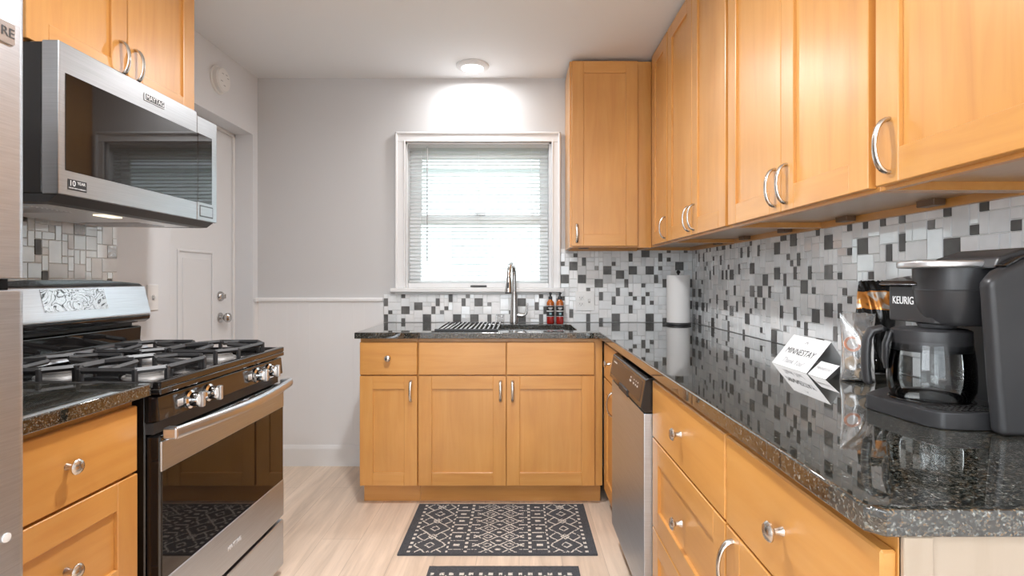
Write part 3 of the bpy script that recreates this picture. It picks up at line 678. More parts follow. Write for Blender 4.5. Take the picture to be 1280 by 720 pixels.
t = thing('light_switch', 'white toggle light switch on the wall beside the door', 'light switch', (XL, 2.434, 1.10))
plate(t, 0, 0, 0.072, 0.118, [(0, 'toggle')], lambda u, v, h: (XL+h, 2.434+u, 1.10+v))
# smoke detector
t = thing('smoke_detector', 'round white smoke detector high on the left wall above the door', 'smoke detector', (XL, 2.964, 2.286))
bm = BM(); lathe(bm, [(0.076, 0), (0.076, 0.008), (0.07, 0.012), (0, 0.012)], (XL, 2.964, 2.286), (1, 0, 0), 40); obj('mount', bm, M_plastic, t)
bm = BM(); lathe(bm, [(0.066, 0.0121), (0.066, 0.030), (0.060, 0.038), (0.030, 0.042), (0, 0.042)], (XL, 2.964, 2.286), (1, 0, 0), 40); cv = obj('cover', bm, M_plastic, t)
bm = BM()
for a in (0.5, 1.1, 2.2, 3.6, 4.6):
    y, z = 2.964+0.034*math.cos(a), 2.286+0.034*math.sin(a); box(bm, XL+0.0405, XL+0.0425, y-0.009, y+0.009, z-0.002, z+0.002, 0.0005)
obj('vents', bm, M_inkpale, cv)

# ceiling cans
def can(x, y, label, power):
    t = thing('recessed_light', label, 'ceiling light', (x, y, ZC), 0)
    bm = BM(); lathe(bm, [(0.098, 0), (0.098, -0.006), (0.090, -0.014), (0.070, -0.020), (0.066, -0.018), (0.066, 0)], (x, y, ZC-0.0003), seg=48); obj('trim_ring', bm, M_white, t)
    bm = BM(); lathe(bm, [(0.0655, -0.017), (0.045, -0.021), (0, -0.023)], (x, y, ZC), seg=40); obj('lens', bm, M_lamp, t)
    l = area('can_lamp', (x, y, ZC-0.027), (0, 0, 0), 0.13, 0.13, power, CAN_COLOR, 'DISK'); l.data.spread = math.radians(180 if power < 10 else 168)
can(-0.28, 3.215, 'round white recessed ceiling light in front of the window', CAN_POWER[0])
can(-0.28, 1.60, 'round white recessed ceiling light over the middle of the kitchen', CAN_POWER[1])
can(-0.28, -0.45, 'added round white recessed ceiling light above the camera', CAN_POWER[2])  # unseen lamp, added to brighten the room
can(-0.28, -1.9, 'added round white recessed ceiling light behind the camera', CAN_POWER[3])  # another added lamp out of view, for general fill

# ------------------------------------------------------------------ range
Y0, Y1, XF = 1.413, 2.155, -0.945
t = thing('gas_range', 'stainless and black gas range under the microwave', 'stove', ((XF-1.64)/2, (Y0+Y1)/2, 0))
bm = BM(); box(bm, -1.62, XF-0.045, Y0+0.004, Y1-0.004, 0.035, 0.874, 0.003)
for y in (Y0+0.05, Y1-0.05):
    for x in (-1.55, -1.05): lathe(bm, [(0.018, 0), (0.018, 0.04)], (x, y, 0.0005), seg=12)
obj('body', bm, M_black, t)
bm = BM()   # cooktop tray with raised rim
xb = -1.54
box(bm, xb, XF, Y0, Y1, 0.876, 0.893, 0.003)
box(bm, XF-0.022, XF, Y0, Y1, 0.893, 0.912, 0.004, seg=2); box(bm, xb, XF-0.022, Y0, Y0+0.016, 0.893, 0.911, 0.003); box(bm, xb, XF-0.022, Y1-0.016, Y1, 0.893, 0.911, 0.003)
ck = obj('cooktop', bm, M_black, t)
bm = BM(); prism(bm, [(XF-0.045, 0.800), (XF-0.004, 0.806), (XF-0.010, 0.870), (XF-0.045, 0.874)], 'y', Y0+0.002, Y1-0.002, 0.003); cp = obj('control_panel', bm, M_black, t)
bm = BM(); box(bm, XF-0.045, XF-0.022, Y0+0.006, Y1-0.006, 0.770, 0.800); obj('vent_strip', bm, M_iron, t)
for y in (1.548, 1.640, 1.938, 2.034):
    bm = BM(); c = (XF-0.007, y, 0.836); lathe(bm, [(0.026, 0), (0.026, 0.006), (0.020, 0.010), (0.019, 0.030), (0.017, 0.033), (0, 0.033)], c, (1, 0, 0), 28)
    kb = obj('knob', bm, M_chrome, t)
    bm = BM(); box(bm, c[0]+0.028, c[0]+0.044, y-0.007, y+0.007, c[2]-0.022, c[2]+0.022, 0.004, seg=2); obj('knob_grip', bm, M_silver, kb)
    bm = BM(); box(bm, XF-0.0085, XF-0.0055, y-0.055, y-0.030, 0.826, 0.846, 0.001); obj('knob_marking', bm, M_silver, t)
# oven door
bm = BM()
box(bm, XF-0.042, XF-0.004, Y0+0.003, Y1-0.003, 0.236, 0.766, 0.004)
od = obj('oven_door', bm, M_black, t)
bm = BM(); box(bm, XF-0.006, XF, Y0+0.003, Y1-0.003, 0.672, 0.752, 0.002); obj('upper_band', bm, M_steel, od)
bm = BM(); box(bm, XF-0.006, XF, Y0+0.003, Y1-0.003, 0.238, 0.382, 0.002); obj('lower_band', bm, M_steel, od)
bm = BM(); box(bm, XF-0.006, XF-0.001, Y0+0.008, Y1-0.008, 0.382, 0.672, 0.001); obj('window', bm, M_glassblk, od)
bm = BM()
for k in range(3):
    for j in range(12):
        y = Y0+0.10+k*0.19+j*0.011; box(bm, XF-0.006, XF-0.0032, y, y+0.005, 0.756, 0.764)
obj('vent_slots', bm, M_dot, od)
bm = BM(); pts = []
for k in range(17):
    u = k/16; y = Y0+0.012+(Y1-Y0-0.024)*u; pts.append((XF+0.030+0.034*math.sin(PI*u), y, 0.772+0.0*u))
tube(bm, pts, 0.017, 14, flat=(1.0, 0.62), up=(0, 0, 1))
for y in (Y0+0.022, Y1-0.022): box(bm, XF-0.002, XF+0.036, y-0.014, y+0.014, 0.757, 0.787, 0.004)
obj('handle', bm, M_steelbright, od)
text('lettering', 'MAYTAG', 0.021, M_inkwhite, od, face_mat((XF+0.0006, 1.78, 0.305), (0, 1, 0), (0, 0, 1)))
bm = BM(); box(bm, XF-0.042, XF, Y0+0.003, Y1-0.003, 0.040, 0.222, 0.004); obj('storage_drawer', bm, M_steel, t)
# backguard
bm = BM(); prism(bm, [(-1.64, 0.876), (-1.500, 0.876), (-1.500, 0.936), (-1.511, 0.942), (-1.507, 0.996), (-1.520, 1.002), (-1.64, 1.002)], 'y', Y0+0.012, Y1-0.016, 0.003); obj('backguard_base', bm, M_black, t)
bm = BM(); prism(bm, [(-1.500, 0.9125), (-1.480, 0.9125), (-1.482, 0.920), (-1.500, 0.937)], 'y', Y0+0.018, Y1-0.018); obj('backguard_trim', bm, M_steelbright, t)
bm = BM(); box(bm, -1.64, -1.535, Y0+0.03, Y1-0.03, 1.0018, 1.018); obj('backguard_slot', bm, M_iron, t)
bm = BM(); prism(bm, [(-1.64, 1.014), (-1.500, 1.014), (-1.482, 1.026), (-1.479, 1.0415), (-1.64, 1.0415)], 'y', Y0+0.004, Y1-0.004, 0.003); obj('backguard_lip', bm, M_black, t)
bm = BM(); prism(bm, [(-1.64, 1.042), (-1.477, 1.042), (-1.478, 1.060), (-1.502, 1.157), (-1.64, 1.160)], 'y', Y0+0.004, Y1-0.004, 0.005, seg=3); pn = obj('backguard_panel', bm, M_steelbright, t)
bm = BM(); prism(bm, [(Y0+0.006, 1.156), (Y1-0.006, 1.156), (Y1-0.03, 1.167), (Y1-0.22, 1.180), (Y0+0.22, 1.180), (Y0+0.03, 1.167)], 'x', -1.64, -1.506, 0.003); obj('backguard_cap', bm, M_black, t)
bm = BM()
def on_panel(y, z, h): # point on the sloping panel front
    k = (z-1.060)/0.097; return (-1.478-0.024*k+h, y, z)
A = [bm.verts.new(on_panel(y, z, h)) for h in (-0.003, 0.0012) for y, z in ((1.675, 1.078), (1.934, 1.078), (1.934, 1.150), (1.675, 1.150))]
for f in ((0, 3, 2, 1), (4, 5, 6, 7), (0, 1, 5, 4), (1, 2, 6, 5), (2, 3, 7, 6), (3, 0, 4, 7)): bm.faces.new([A[i] for i in f])
obj('display', bm, M_display, pn)
# burners and grates
for bx_, by_ in ((-1.115, 1.60), (-1.375, 1.60), (-1.115, 1.985), (-1.375, 1.985)):
    bm = BM(); lathe(bm, [(0.060, 0), (0.058, 0.004), (0.049, 0.005), (0.048, 0.011), (0, 0.011)], (bx_, by_, 0.8931), seg=36); bn = obj('burner', bm, M_burner, t)
    bm = BM(); lathe(bm, [(0.042, 0.0112), (0.044, 0.012), (0.043, 0.016), (0.032, 0.018), (0, 0.018)], (bx_, by_, 0.8931), seg=36); obj('burner_cap', bm, M_cap, bn)
    bm = BM()   # grate around this burner: four side bars on legs, a finger from each
    ex, ey, fx_, fy_, zt = 0.122, 0.150, 0.075, 0.088, 0.934
    def bar(p, q, h=0.0062): tube(bm, [(p[0], p[1], p[2] if len(p) > 2 else zt), (q[0], q[1], q[2] if len(q) > 2 else zt)], h, 4, up=(0, 0, 1), flat=(1.35, 0.95))
    for sg in (-1, 1):
        bar((bx_-fx_, by_+sg*ey), (bx_+fx_, by_+sg*ey)); bar((bx_+sg*ex, by_-fy_), (bx_+sg*ex, by_+fy_))
        bar((bx_, by_+sg*ey), (bx_, by_+sg*0.035, zt+0.008), 0.0055); bar((bx_+sg*ex, by_), (bx_+sg*0.035, by_, zt+0.008), 0.0065)
        for sh_ in (-1, 1):
            for lx, ly in ((bx_+sh_*fx_, by_+sg*ey), (bx_+sg*ex, by_+sh_*fy_)): box(bm, lx-0.006, lx+0.006, ly-0.006, ly+0.006, 0.8932, zt+0.006, 0.002)
            bar((bx_+sh_*fx_, by_+sg*ey), (bx_+sh_*ex, by_+sg*fy_), 0.006)
    obj('grate', bm, M_iron, t)

# ------------------------------------------------------------------ microwave
XM, Z0, Z1 = -1.215, 1.408, 1.815
t = thing('microwave', 'stainless over-the-range microwave above the gas range', 'microwave', (-1.44, (Y0+Y1)/2, 1.39))
bm = BM(); box(bm, -1.655, XM-0.047, Y0+0.004, Y1-0.004, 1.410, Z1-0.002, 0.003); obj('body', bm, M_blkgloss, t)
bm = BM(); prism(bm, [(-1.655, 1.410), (-1.655, 1.392), (-1.275, 1.387), (-1.248, 1.388), (XM-0.006, 1.4085), (XM-0.006, 1.410)], 'y', Y0+0.006, Y1-0.014); bs = obj('base_panel', bm, M_greyplastic, t)
bm = BM(); box(bm, -1.62, -1.29, Y0+0.05, Y1-0.06, 1.386, 1.391)
for k in range(9): box(bm, -1.58, -1.36, Y0+0.08+0.016*k, Y0+0.087+0.016*k, 1.384, 1.387); box(bm, -1.58, -1.36, Y1-0.23+0.016*k, Y1-0.223+0.016*k, 1.384, 1.387)
obj('grease_filter', bm, M_silver, bs)
bm = BM(); box(bm, -1.345, -1.31, 1.69, 1.77, 1.383, 1.387, 0.001); obj('lamp_lens', bm, M_lampwarm, bs)
bm = BM(); yd = 2.022; box(bm, XM-0.045, XM, Y0, yd, Z0, Z1, 0.004, seg=2); dm = obj('door', bm, M_steeldark, t)
bm = BM(); box(bm, XM-0.045, XM, yd+0.0015, Y1, Z0, Z1-0.012, 0.004, seg=2); cm = obj('control_panel', bm, M_steeldark, t)
bm = BM(); box(bm, XM-0.002, XM+0.0015, 1.434, yd, 1.474, 1.735, 0.001); obj('window', bm, M_glassblk, dm)
bm = BM(); box(bm, XM-0.002, XM+0.0015, yd+0.002, 2.118, 1.476, 1.737, 0.001); obj('touch_panel', bm, M_glassblk, cm)
bm = BM(); box(bm, XM-0.002, XM+0.0012, 2.042, 2.122, 1.426, 1.462, 0.001); obj('open_button', bm, M_steeldark, cm)
bm = BM(); box(bm, XM-0.0005, XM+0.0006, 2.038, 2.126, 1.422, 1.466); obj('button_recess', bm, M_greyplastic, cm)
bm = BM(); box(bm, XM, XM+0.003, 1.735, 1.835, 1.763, 1.789, 0.001); bd = obj('badge', bm, M_silver, dm)
bm = BM(); box(bm, XM+0.0005, XM+0.0034, 1.739, 1.831, 1.766, 1.786); obj('badge_face', bm, M_greyplastic, bd)
text('lettering', 'MAYTAG', 0.0215, M_inkwhite, bd, face_mat((XM+0.0036, 1.785, 1.7755), (0, 1, 0), (0, 0, 1)))
bm = BM(); box(bm, XM, XM+0.0008, 1.442, 1.505, 1.424, 1.453); stc = obj('sticker', bm, M_label, dm)
text('lettering', '10', 0.022, M_inkwhite, stc, face_mat((XM+0.001, 1.4565, 1.442), (0, 1, 0), (0, 0, 1)))
text('lettering', 'YEAR', 0.0115, M_inkwhite, stc, face_mat((XM+0.001, 1.4865, 1.445), (0, 1, 0), (0, 0, 1)))
text('lettering', 'LIMITED PARTS WARRANTY', 0.0046, M_inkwhite, stc, face_mat((XM+0.001, 1.4735, 1.4295), (0, 1, 0), (0, 0, 1)))

# ------------------------------------------------------------------ refrigerator
t = thing('refrigerator', 'stainless refrigerator at the left edge beside the drawers', 'refrigerator', (-1.25, 0.54, 0))
bm = BM(); box(bm, -1.64, -0.925, 0.15, 0.925, 0.02, 1.72, 0.004)
for y in (0.2, 0.88):
    for x in (-1.55, -1.0): lathe(bm, [(0.02, 0), (0.02, 0.03)], (x, y, 0.0003), seg=12)
obj('body', bm, M_greyplastic, t)
def fdoor(nm, z0, z1):
    bm = BM(); prism(bm, rrect(-0.915, -0.850, 0.148, 0.930, 0.020, 6), 'z', z0, z1, 0.003); return obj(nm, bm, M_steelv, t)
fz = fdoor('freezer_door', 1.182, 1.73); fd = fdoor('refrigerator_door', 0.07, 1.163)
bm = BM(); box(bm, -0.926, -0.875, 0.16, 0.915, 0.075, 1.725); obj('gasket', bm, M_dot, t)
bm = BM(); box(bm, -0.905, -0.872, 0.86, 0.918, 1.160, 1.186, 0.004); obj('hinge', bm, M_blkgloss, t)
bm = BM(); prism(bm, [(0.70, 1.572), (0.899, 1.572), (0.9015, 1.575), (0.9015, 1.606), (0.899, 1.609), (0.70, 1.609)], 'x', -0.8505, -0.847, 0.001); bd = obj('badge', bm, M_silver, fz)
text('lettering', 'RE', 0.022, M_ink, bd, face_mat((-0.8466, 0.8875, 1.590), (0, 1, 0), (0, 0, 1)))
bm = BM(); lathe(bm, [(0.0075, 0), (0.0075, 0.002), (0, 0.003)], (-0.8502, 0.888, 0.753), (1, 0, 0), 20); obj('plug', bm, M_plastic, fd)

# ------------------------------------------------------------------ dishwasher
XW, W0, W1 = 0.408, 1.755, 2.360
t = thing('dishwasher', 'stainless dishwasher with black control strip under the right worktop', 'dishwasher', (0.7, 2.06, 0))
bm = BM(); box(bm, 0.455, 1.05, W0+0.006, W1-0.006, 0.02, 0.868); box(bm, 0.50, 0.52, W0+0.01, W1-0.01, 0.0, 0.10); obj('body', bm, M_greyplastic, t)
bm = BM(); prism(bm, [(XW+0.045, 0.105), (XW+0.004, 0.105), (XW, 0.112), (XW, 0.742), (XW+0.045, 0.742)], 'y', W0, W1, 0.004); obj('door', bm, M_steel, t)
bm = BM(); prism(bm, [(XW+0.045, 0.744), (XW+0.004, 0.744), (XW-0.010, 0.760), (XW+0.006, 0.852), (XW+0.02, 0.860), (XW+0.045, 0.860)], 'y', W0, W1, 0.003); cp = obj('control_panel', bm, M_blkgloss, t)
def dpt(z, h=0.0): return XW-0.010+0.016*(z-0.760)/0.092-h
bm = BM(); A = [bm.verts.new((dpt(z, h), y, z)) for h in (-0.002, 0.0008) for y, z in ((W0+0.03, 0.775), (W1-0.02, 0.775), (W1-0.02, 0.842), (W0+0.03, 0.842))]
for f in ((0, 3, 2, 1), (4, 5, 6, 7), (0, 1, 5, 4), (1, 2, 6, 5), (2, 3, 7, 6), (3, 0, 4, 7)): bm.faces.new([A[i] for i in f])
fc = obj('fascia', bm, mat('dark_fascia', (0.06, 0.05, 0.045), 0.3, 0.5), cp)
bm = BM(); box(bm, XW-0.013, XW+0.002, 1.97, 2.13, 0.748, 0.776, 0.004); obj('handle_pocket', bm, M_dot, cp)
bm = BM()
for y, w_ in ((1.84, 0.012), (1.87, 0.008), (1.90, 0.012), (1.95, 0.02)):
    z = 0.812; box(bm, dpt(z, 0.0012), dpt(z, 0.0002), y, y+w_, z-0.004, z+0.004)
    box(bm, dpt(0.826, 0.0012), dpt(0.826, 0.0002), y, y+w_*0.7, 0.824, 0.828)
box(bm, dpt(0.83, 0.0012), dpt(0.83, 0.0002), 2.24, 2.31, 0.826, 0.833)
obj('button_marks', bm, M_inkwhite, fc)

# ------------------------------------------------------------------ rugs
def rug_white(s, q):
    """s 0 centre..1 end, q row coordinate in periods"""
    f = q % 1.0; f2 = (q*0.5) % 1.0; t1 = abs(f-0.5)*2; t2 = abs(f2-0.5)*2
    if s > 0.925: return False
    if s > 0.880: return s < 0.912 and abs((q*2) % 1.0 - 0.5) < 0.22
    if s > 0.54:
        u = abs(s-0.705)/0.165
        d_ = u + t2
        if abs(d_-1.0) < 0.062: return True
        if 0.24 < u + t2 < 0.35: return True
        if 0.22 < u + (1-t2) < 0.33 and u < 0.3: return True
        if abs(u - t2) < 0.06 and u > 0.5: return True
        return False
    if s > 0.50: return s < 0.53 and abs((q*2) % 1.0 - 0.5) < 0.24
    if s > 0.36:
        if abs(f-0.5) < 0.055: return True
        return abs(s-0.43) < 0.03 and (f < 0.10 or f > 0.90)
    if s > 0.315: return s < 0.345 and abs((q*2) % 1.0 - 0.5) < 0.24
    if s > 0.215:
        e = (s-0.215)/0.10
        return abs(f-0.5) < 0.055 or abs(t1 - (1-e*0.55)) < 0.10 and e < 0.5
    u = abs(s-0.115)/0.105; d_ = u + (1-t1)
    if abs(d_-1.0) < 0.11: return True
    if 0.36 < d_ < 0.52: return True
    if s < 0.035: return abs(f-0.5) < 0.10 - s*2
    return False
def rug(name, label, x0, x1, y0, y1, along, per):
    cell = 0.0046; nx, ny = int((x1-x0)/cell), int((y1-y0)/cell); V, F, MI = [], [], []
    rr = random.Random(4)
    cx, cy = (x0+x1)/2, y0
    for j in range(ny+1):
        for i in range(nx+1):
            V.append((x0+(x1-x0)*i/nx-cx, (y1-y0)*j/ny, 0.0085+rr.uniform(-0.0005, 0.0005)))
    for j in range(ny):
        for i in range(nx):
            k = j*(nx+1)+i; F.append((k, k+1, k+nx+2, k+nx+1))
            u = (i+0.5)/nx; vv = (j+0.5)/ny
            a, bq, ln = (u, (j+0.5)*cell, y1-y0) if along == 'x' else (vv, (i+0.5)*cell, x1-x0)
            white = rug_white(abs(a-0.5)*2, bq/per) if 0.014 < bq < ln-0.014 else False
            if white and rr.random() < 0.07: white = False
            MI.append(1 if white else 0)
    base = len(V); rim = [i for i in range(nx+1)] + [j*(nx+1)+nx for j in range(1, ny+1)] + [ny*(nx+1)+i for i in range(nx-1, -1, -1)] + [j*(nx+1) for j in range(ny-1, 0, -1)]
    for k in rim: V.append((V[k][0], V[k][1], 0.0004))
    n = len(rim)
    for k in range(n): F.append((rim[k], base+k, base+(k+1) % n, rim[(k+1) % n])); MI.append(0)
    F.append(tuple(base+k for k in range(n))[::-1]); MI.append(0)
    me = bpy.data.meshes.new(name); me.from_pydata(V, [], F); me.materials.append(M_rugdark); me.materials.append(M_rugwhite)
    me.polygons.foreach_set('material_index', MI); me.update()
    o = bpy.data.objects.new(name, me); col.objects.link(o); o.location = (cx, cy, 0)
    return tag(o, label, 'rug')
rug('kitchen_rug', 'charcoal rug with cream diamond pattern in front of the sink cabinet', -0.522, 0.336, 2.292, 2.806, 'x', 0.078)
rug('kitchen_rug', 'charcoal and cream rug cut off by the bottom edge of the photo', -0.368, 0.243, 1.05, 2.196, 'y', 0.078)

# ------------------------------------------------------------------ cards
def tent(name, label, xa, xr, xb_, zr, y0, y1, lines, logo):
    """folded card: front foot xa, ridge (xr, zr), back foot xb_; y1 far"""
    t = thing(name, label, 'card', ((xa+xb_)/2, (y0+y1)/2, 0.910)); z = 0.9104; th = 0.0007
    bm = BM()
    prism(bm, [(xa, z), (xr, zr), (xr+th, zr-th), (xa+th*1.5, z)], 'y', y0, y1); prism(bm, [(xr, zr), (xb_, z), (xb_-th*1.5, z), (xr, zr-th*1.2)], 'y', y0, y1)
    obj('folded_card', bm, M_card, t, smooth=False)
    up = Vector((xr-xa, 0, zr-z)); ln = up.length; up.normalize(); n = Vector((0, -1, 0)).cross(up)
    for body, size, k, m, sh in lines:
        c = Vector((xa, (y0+y1)/2, z)) + up*ln*k + n*0.0006
        text('lettering', body, size, m, t, face_mat(c, (0, -1, 0), up), 0.0001, shear=sh)
    if logo:
        c = Vector((xa, (y0+y1)/2, z)) + up*ln*0.80 + n*0.0004; bm = BM()
        r_ = Vector((0, -1, 0))
        for k in range(2):
            q = [c + r_*(dx*0.011) + up*(dz*0.009-k*0.003) for dx, dz in ((-1, 0), (0, 1), (1, 0), (0.8, 0), (0, 0.7), (-0.8, 0))]
            bm.faces.new([bm.verts.new(v_ + n*0.0002*k) for v_ in q])
        obj('logo', bm, M_inkpale, t)
tent('tent_card', 'larger folded white card with printed wording standing near the tiles', 0.828, 0.900, 0.962, 1.001, 1.546, 1.756,
     [('MINNESTAY', 0.030, 0.50, M_ink, 0.15), ('Thank You!', 0.026, 0.19, M_inkpale, 0.35)], True)
tent('tent_card', 'small folded white card in front of the larger card', 0.829, 0.868, 0.915, 0.947, 1.452, 1.540,
     [('MINNESTAY', 0.0135, 0.55, M_inkpale, 0.15)], False)

# ------------------------------------------------------------------ snack bags
def pillow(name, c, wd, ht, th, dirx, mats, seed, crumple, nu=26, nv=30, taper=0.0):
    rr = random.Random(seed); bm = BM(); dx = Vector(dirx).normalized(); n = dx.cross(Vector((0, 0, 1)))
    ph = [(rr.uniform(0, 6), rr.uniform(6, 22), rr.uniform(6, 22)) for _ in range(7)]
    G = {}
    for sd in (0, 1):
        for j in range(nv+1):
            for i in range(nu+1):
                if sd and (i in (0, nu) or j in (0, nv)): G[sd, i, j] = G[0, i, j]; continue
                u, v_ = i/nu, j/nv
                prof = (math.sin(PI*u)**0.6)*(1 if v_ < 0.02 else min(1, (1-v_)/0.45)**0.8)*min(1, 0.45+v_*3)
                cr = sum(math.sin(p + a*u + q*v_*1.3) for p, a, q in ph)/7*crumple*(0.3+0.7*prof)
                h = (th/2*prof + cr*0.8*min(1, prof*3))*(1 if sd == 0 else -1) + cr*0.3
                if i in (0, nu) or j in (0, nv): h = cr*0.5 if j != 0 else 0
                zz = ht*v_ + (rr.uniform(-1, 1)*0.002 if j == nv else 0)
                P_ = Vector(c) + dx*((u-0.5+0.18*taper*v_)*wd*(1-0.10*math.sin(PI*v_)-taper*max(0, v_-0.6)*1.4) + cr*0.3*(v_ > 0.5)) + n*h + Vector((0, 0, max(zz, 0.0004)))
                G[sd, i, j] = bm.verts.new(P_)
    for sd in (0, 1):
        for j in range(nv):
            for i in range(nu):
                q = [G[sd, i, j], G[sd, i+1, j], G[sd, i+1, j+1], G[sd, i, j+1]]
                f = bm.faces.new(q if sd == 0 else q[::-1])
    return bm
cb = (0.899, 1.425, 0.910)
bm = pillow('clear_bag', cb, 0.086, 0.182, 0.060, (1, -0.25, 0), M_film, 5, 0.006)
o = obj('snack_bag', bm, M_film, loc=cb, ang=80); tag(o, 'clear cellophane bag of treats standing left of the coffee maker', 'bag')
fb = (1.022, 1.55, 0.910)
bm = pillow('foil_bag', fb, 0.112, 0.268, 0.075, (1, -0.35, 0), M_foil, 8, 0.020, taper=0.45)
o = obj('snack_bag', bm, M_foil, loc=fb, ang=80); tag(o, 'crumpled black and orange foil bag behind the clear bag', 'bag')
def pod(x, y, z, label, tilt, rot=0.0, dark=False):
    t = thing('coffee_pod', label, 'coffee pod', (x, y, z)); M = Matrix.Translation((x, y, z)) @ Matrix.Rotation(rot, 4, 'Z') @ Matrix.Rotation(tilt, 4, 'X')
    bm = BM(); lathe(bm, [(0, -0.030), (0.014, -0.030), (0.0185, 0)], seg=24); bm.transform(M); obj('cup', bm, M_plastic, t)
    bm = BM(); lathe(bm, [(0.0185, 0), (0.0215, 0.0005), (0.0215, 0.002), (0, 0.0022)], seg=28); bm.transform(M); ld = obj('lid', bm, M_podlid, t)
    bm = BM(); lathe(bm, [(0.0205, 0.0022), (0.0205, 0.0034), (0.014, 0.0034), (0.014, 0.0022)], seg=28); bm.transform(M); obj('lid_print', bm, M_podorange if not dark else M_cookiedark, ld)
pod(0.883, 1.422, 1.010, 'white coffee pod with orange ringed lid high in the clear bag', 1.35, -0.15)
def cookie(x, y, z, r_, label, m, seed):
    rr = random.Random(seed); bm = BM(); bmesh.ops.create_icosphere(bm, subdivisions=3, radius=1)
    ph = [Vector((rr.uniform(-4, 4), rr.uniform(-4, 4), rr.uniform(-4, 4))) for _ in range(5)]
    for v_ in bm.verts:
        k = 1 + 0.12*sum(math.sin(p.dot(v_.co)*1.6+i) for i, p in enumerate(ph))/2.2
        v_.co = Vector((v_.co.x*r_*1.0*k, v_.co.y*r_*0.55*k, v_.co.z*r_*0.85*k))
    bm.transform(Matrix.Translation((x, y, z)) @ Matrix.Rotation(rr.uniform(-0.6, 0.6), 4, 'Y'))
    o = obj('biscuit', bm, m, loc=(x, y, z)); tag(o, label, 'biscuit', 'treats in the clear bag')
cookie(0.917, 1.421, 1.030, 0.017, 'pale oat biscuit at the top right inside the clear bag', M_cookie, 1)
cookie(0.921, 1.418, 1.000, 0.017, 'dark chocolate biscuit just below the topmost biscuit in the clear bag', M_cookiedark, 2)
cookie(0.883, 1.428, 0.958, 0.021, 'large oat biscuit at the lower left of the clear bag', M_cookie, 3)
cookie(0.918, 1.423, 0.966, 0.015, 'brown oat biscuit at the right middle of the clear bag', M_cookie, 4)
cookie(0.908, 1.422, 0.930, 0.019, 'oat biscuit lying at the bottom of the clear bag', M_cookie, 6)

# ------------------------------------------------------------------ coffee maker and carafe
t = thing('coffee_maker', 'black drip and pod coffee maker on the near end of the worktop', 'coffee maker', (0.92, 1.06, 0.910))
ZB = 0.9103
outline = [(0.93, 0.958), (0.84, 0.956), (0.795, 0.957), (0.764, 0.964), (0.748, 0.985), (0.742, 1.02), (0.730, 1.125), (0.735, 1.137), (0.79, 1.18), (0.82, 1.20), (0.93, 1.20)]
bm = BM(); prism(bm, outline, 'z', ZB, 0.942, 0.004); bs = obj('base', bm, M_blkplastic, t)
bm = BM(); prism(bm, [(0.80, 0.965), (0.90, 0.965), (0.90, 1.0), (0.765, 1.03), (0.757, 0.995), (0.772, 0.972)], 'z', 0.9418, 0.9436, 0.0006)
tray = obj('drip_tray', bm, M_blkgloss, bs)
bm = BM(); 
for i in range(11):
    for j in range(4):
        lathe(bm, [(0.0028, 0), (0.0028, 0.0005), (0, 0.0005)], (0.778+0.0105*i, 0.972+0.010*j, 0.9434), seg=8)
obj('drain_holes', bm, M_dot, tray)
bm = BM(); lathe(bm, [(0.070, 0), (0.072, 0.001), (0.070, 0.003), (0, 0.003)], (0.825, 1.075, 0.9421), seg=40); obj('warming_plate', bm, M_blkgloss, bs)
bm = BM(); prism(bm, [(0.831, ZB), (0.822, 1.00), (0.809, 1.176), (0.828, 1.196), (0.868, 1.216), (0.93, 1.232), (1.07, 1.236), (1.082, 1.22), (1.082, ZB)], 'y', 0.920, 0.950, 0.010, seg=3)
obj('side_housing', bm, M_blkplastic, t)
bm = BM(); box(bm, 0.918, 1.082, 0.949, 1.235, ZB, 1.20, 0.012, seg=3); obj('column', bm, M_blkplastic, t)
bm = BM(); prism(bm, [(0.84, 1.200), (0.85, 1.222), (0.90, 1.238), (1.07, 1.240), (1.082, 1.20)], 'y', 0.948, 1.10, 0.006, seg=2); obj('top_cover', bm, M_blkplastic, t)
bm = BM(); prism(bm, [(0.842, 1.2035), (0.868, 1.2185), (0.93, 1.2345), (0.93, 1.236), (0.865, 1.220), (0.838, 1.2045)], 'y', 0.924, 0.946); obj('control_strip', bm, M_blkgloss, t)
hx, hy = 0.856, 1.050
bm = BM(); lathe(bm, [(0, 1.093), (0.046, 1.093), (0.054, 1.100), (0.064, 1.130), (0.068, 1.160)], (hx, hy, 0), seg=48); lathe(bm, [(0.068, 1.160), (0.0695, 1.162), (0.0705, 1.203), (0, 1.203)], (hx, hy, 0), seg=48); hd = obj('brew_head', bm, M_blkplastic, t)
bm = BM(); lathe(bm, [(0.0686, 1.1595), (0.0694, 1.1605), (0.0686, 1.1618)], (hx, hy, 0), seg=48); obj('seam_ring', bm, M_greyplastic, hd)
bm = BM(); P_ = []
for k in range(28):
    a = 2*PI*k/28; cx_, cy_ = math.cos(a), math.sin(a); P_.append((0.838+0.088*abs(cx_)**0.8*math.copysign(1, cx_), hy-0.006+0.070*abs(cy_)**0.9*math.copysign(1, cy_)))
prism(bm, P_, 'z', 1.203, 1.2165, 0.004, seg=3); obj('lid_handle', bm, M_silver, hd)
bm = BM(); prism(bm, rrect(0.800, 0.95, 1.03, 1.168, 0.014, 4), 'z', 1.094, 1.168, 0.004); ph_ = obj('pod_housing', bm, M_blkplastic, t)
text('lettering', 'KEURIG', 0.0225, M_inkwhite, ph_, face_mat((0.7994, 1.117, 1.137), (0, -1, 0), (0, 0, 1)), width=0.060)
bm = BM(); prism(bm, [(0.783, 1.170), (0.790, 1.178), (0.83, 1.186), (0.93, 1.200), (0.95, 1.20), (0.95, 1.1685), (0.79, 1.1685)], 'y', 1.06, 1.172, 0.003); obj('pod_lid', bm, M_blkgloss, t)
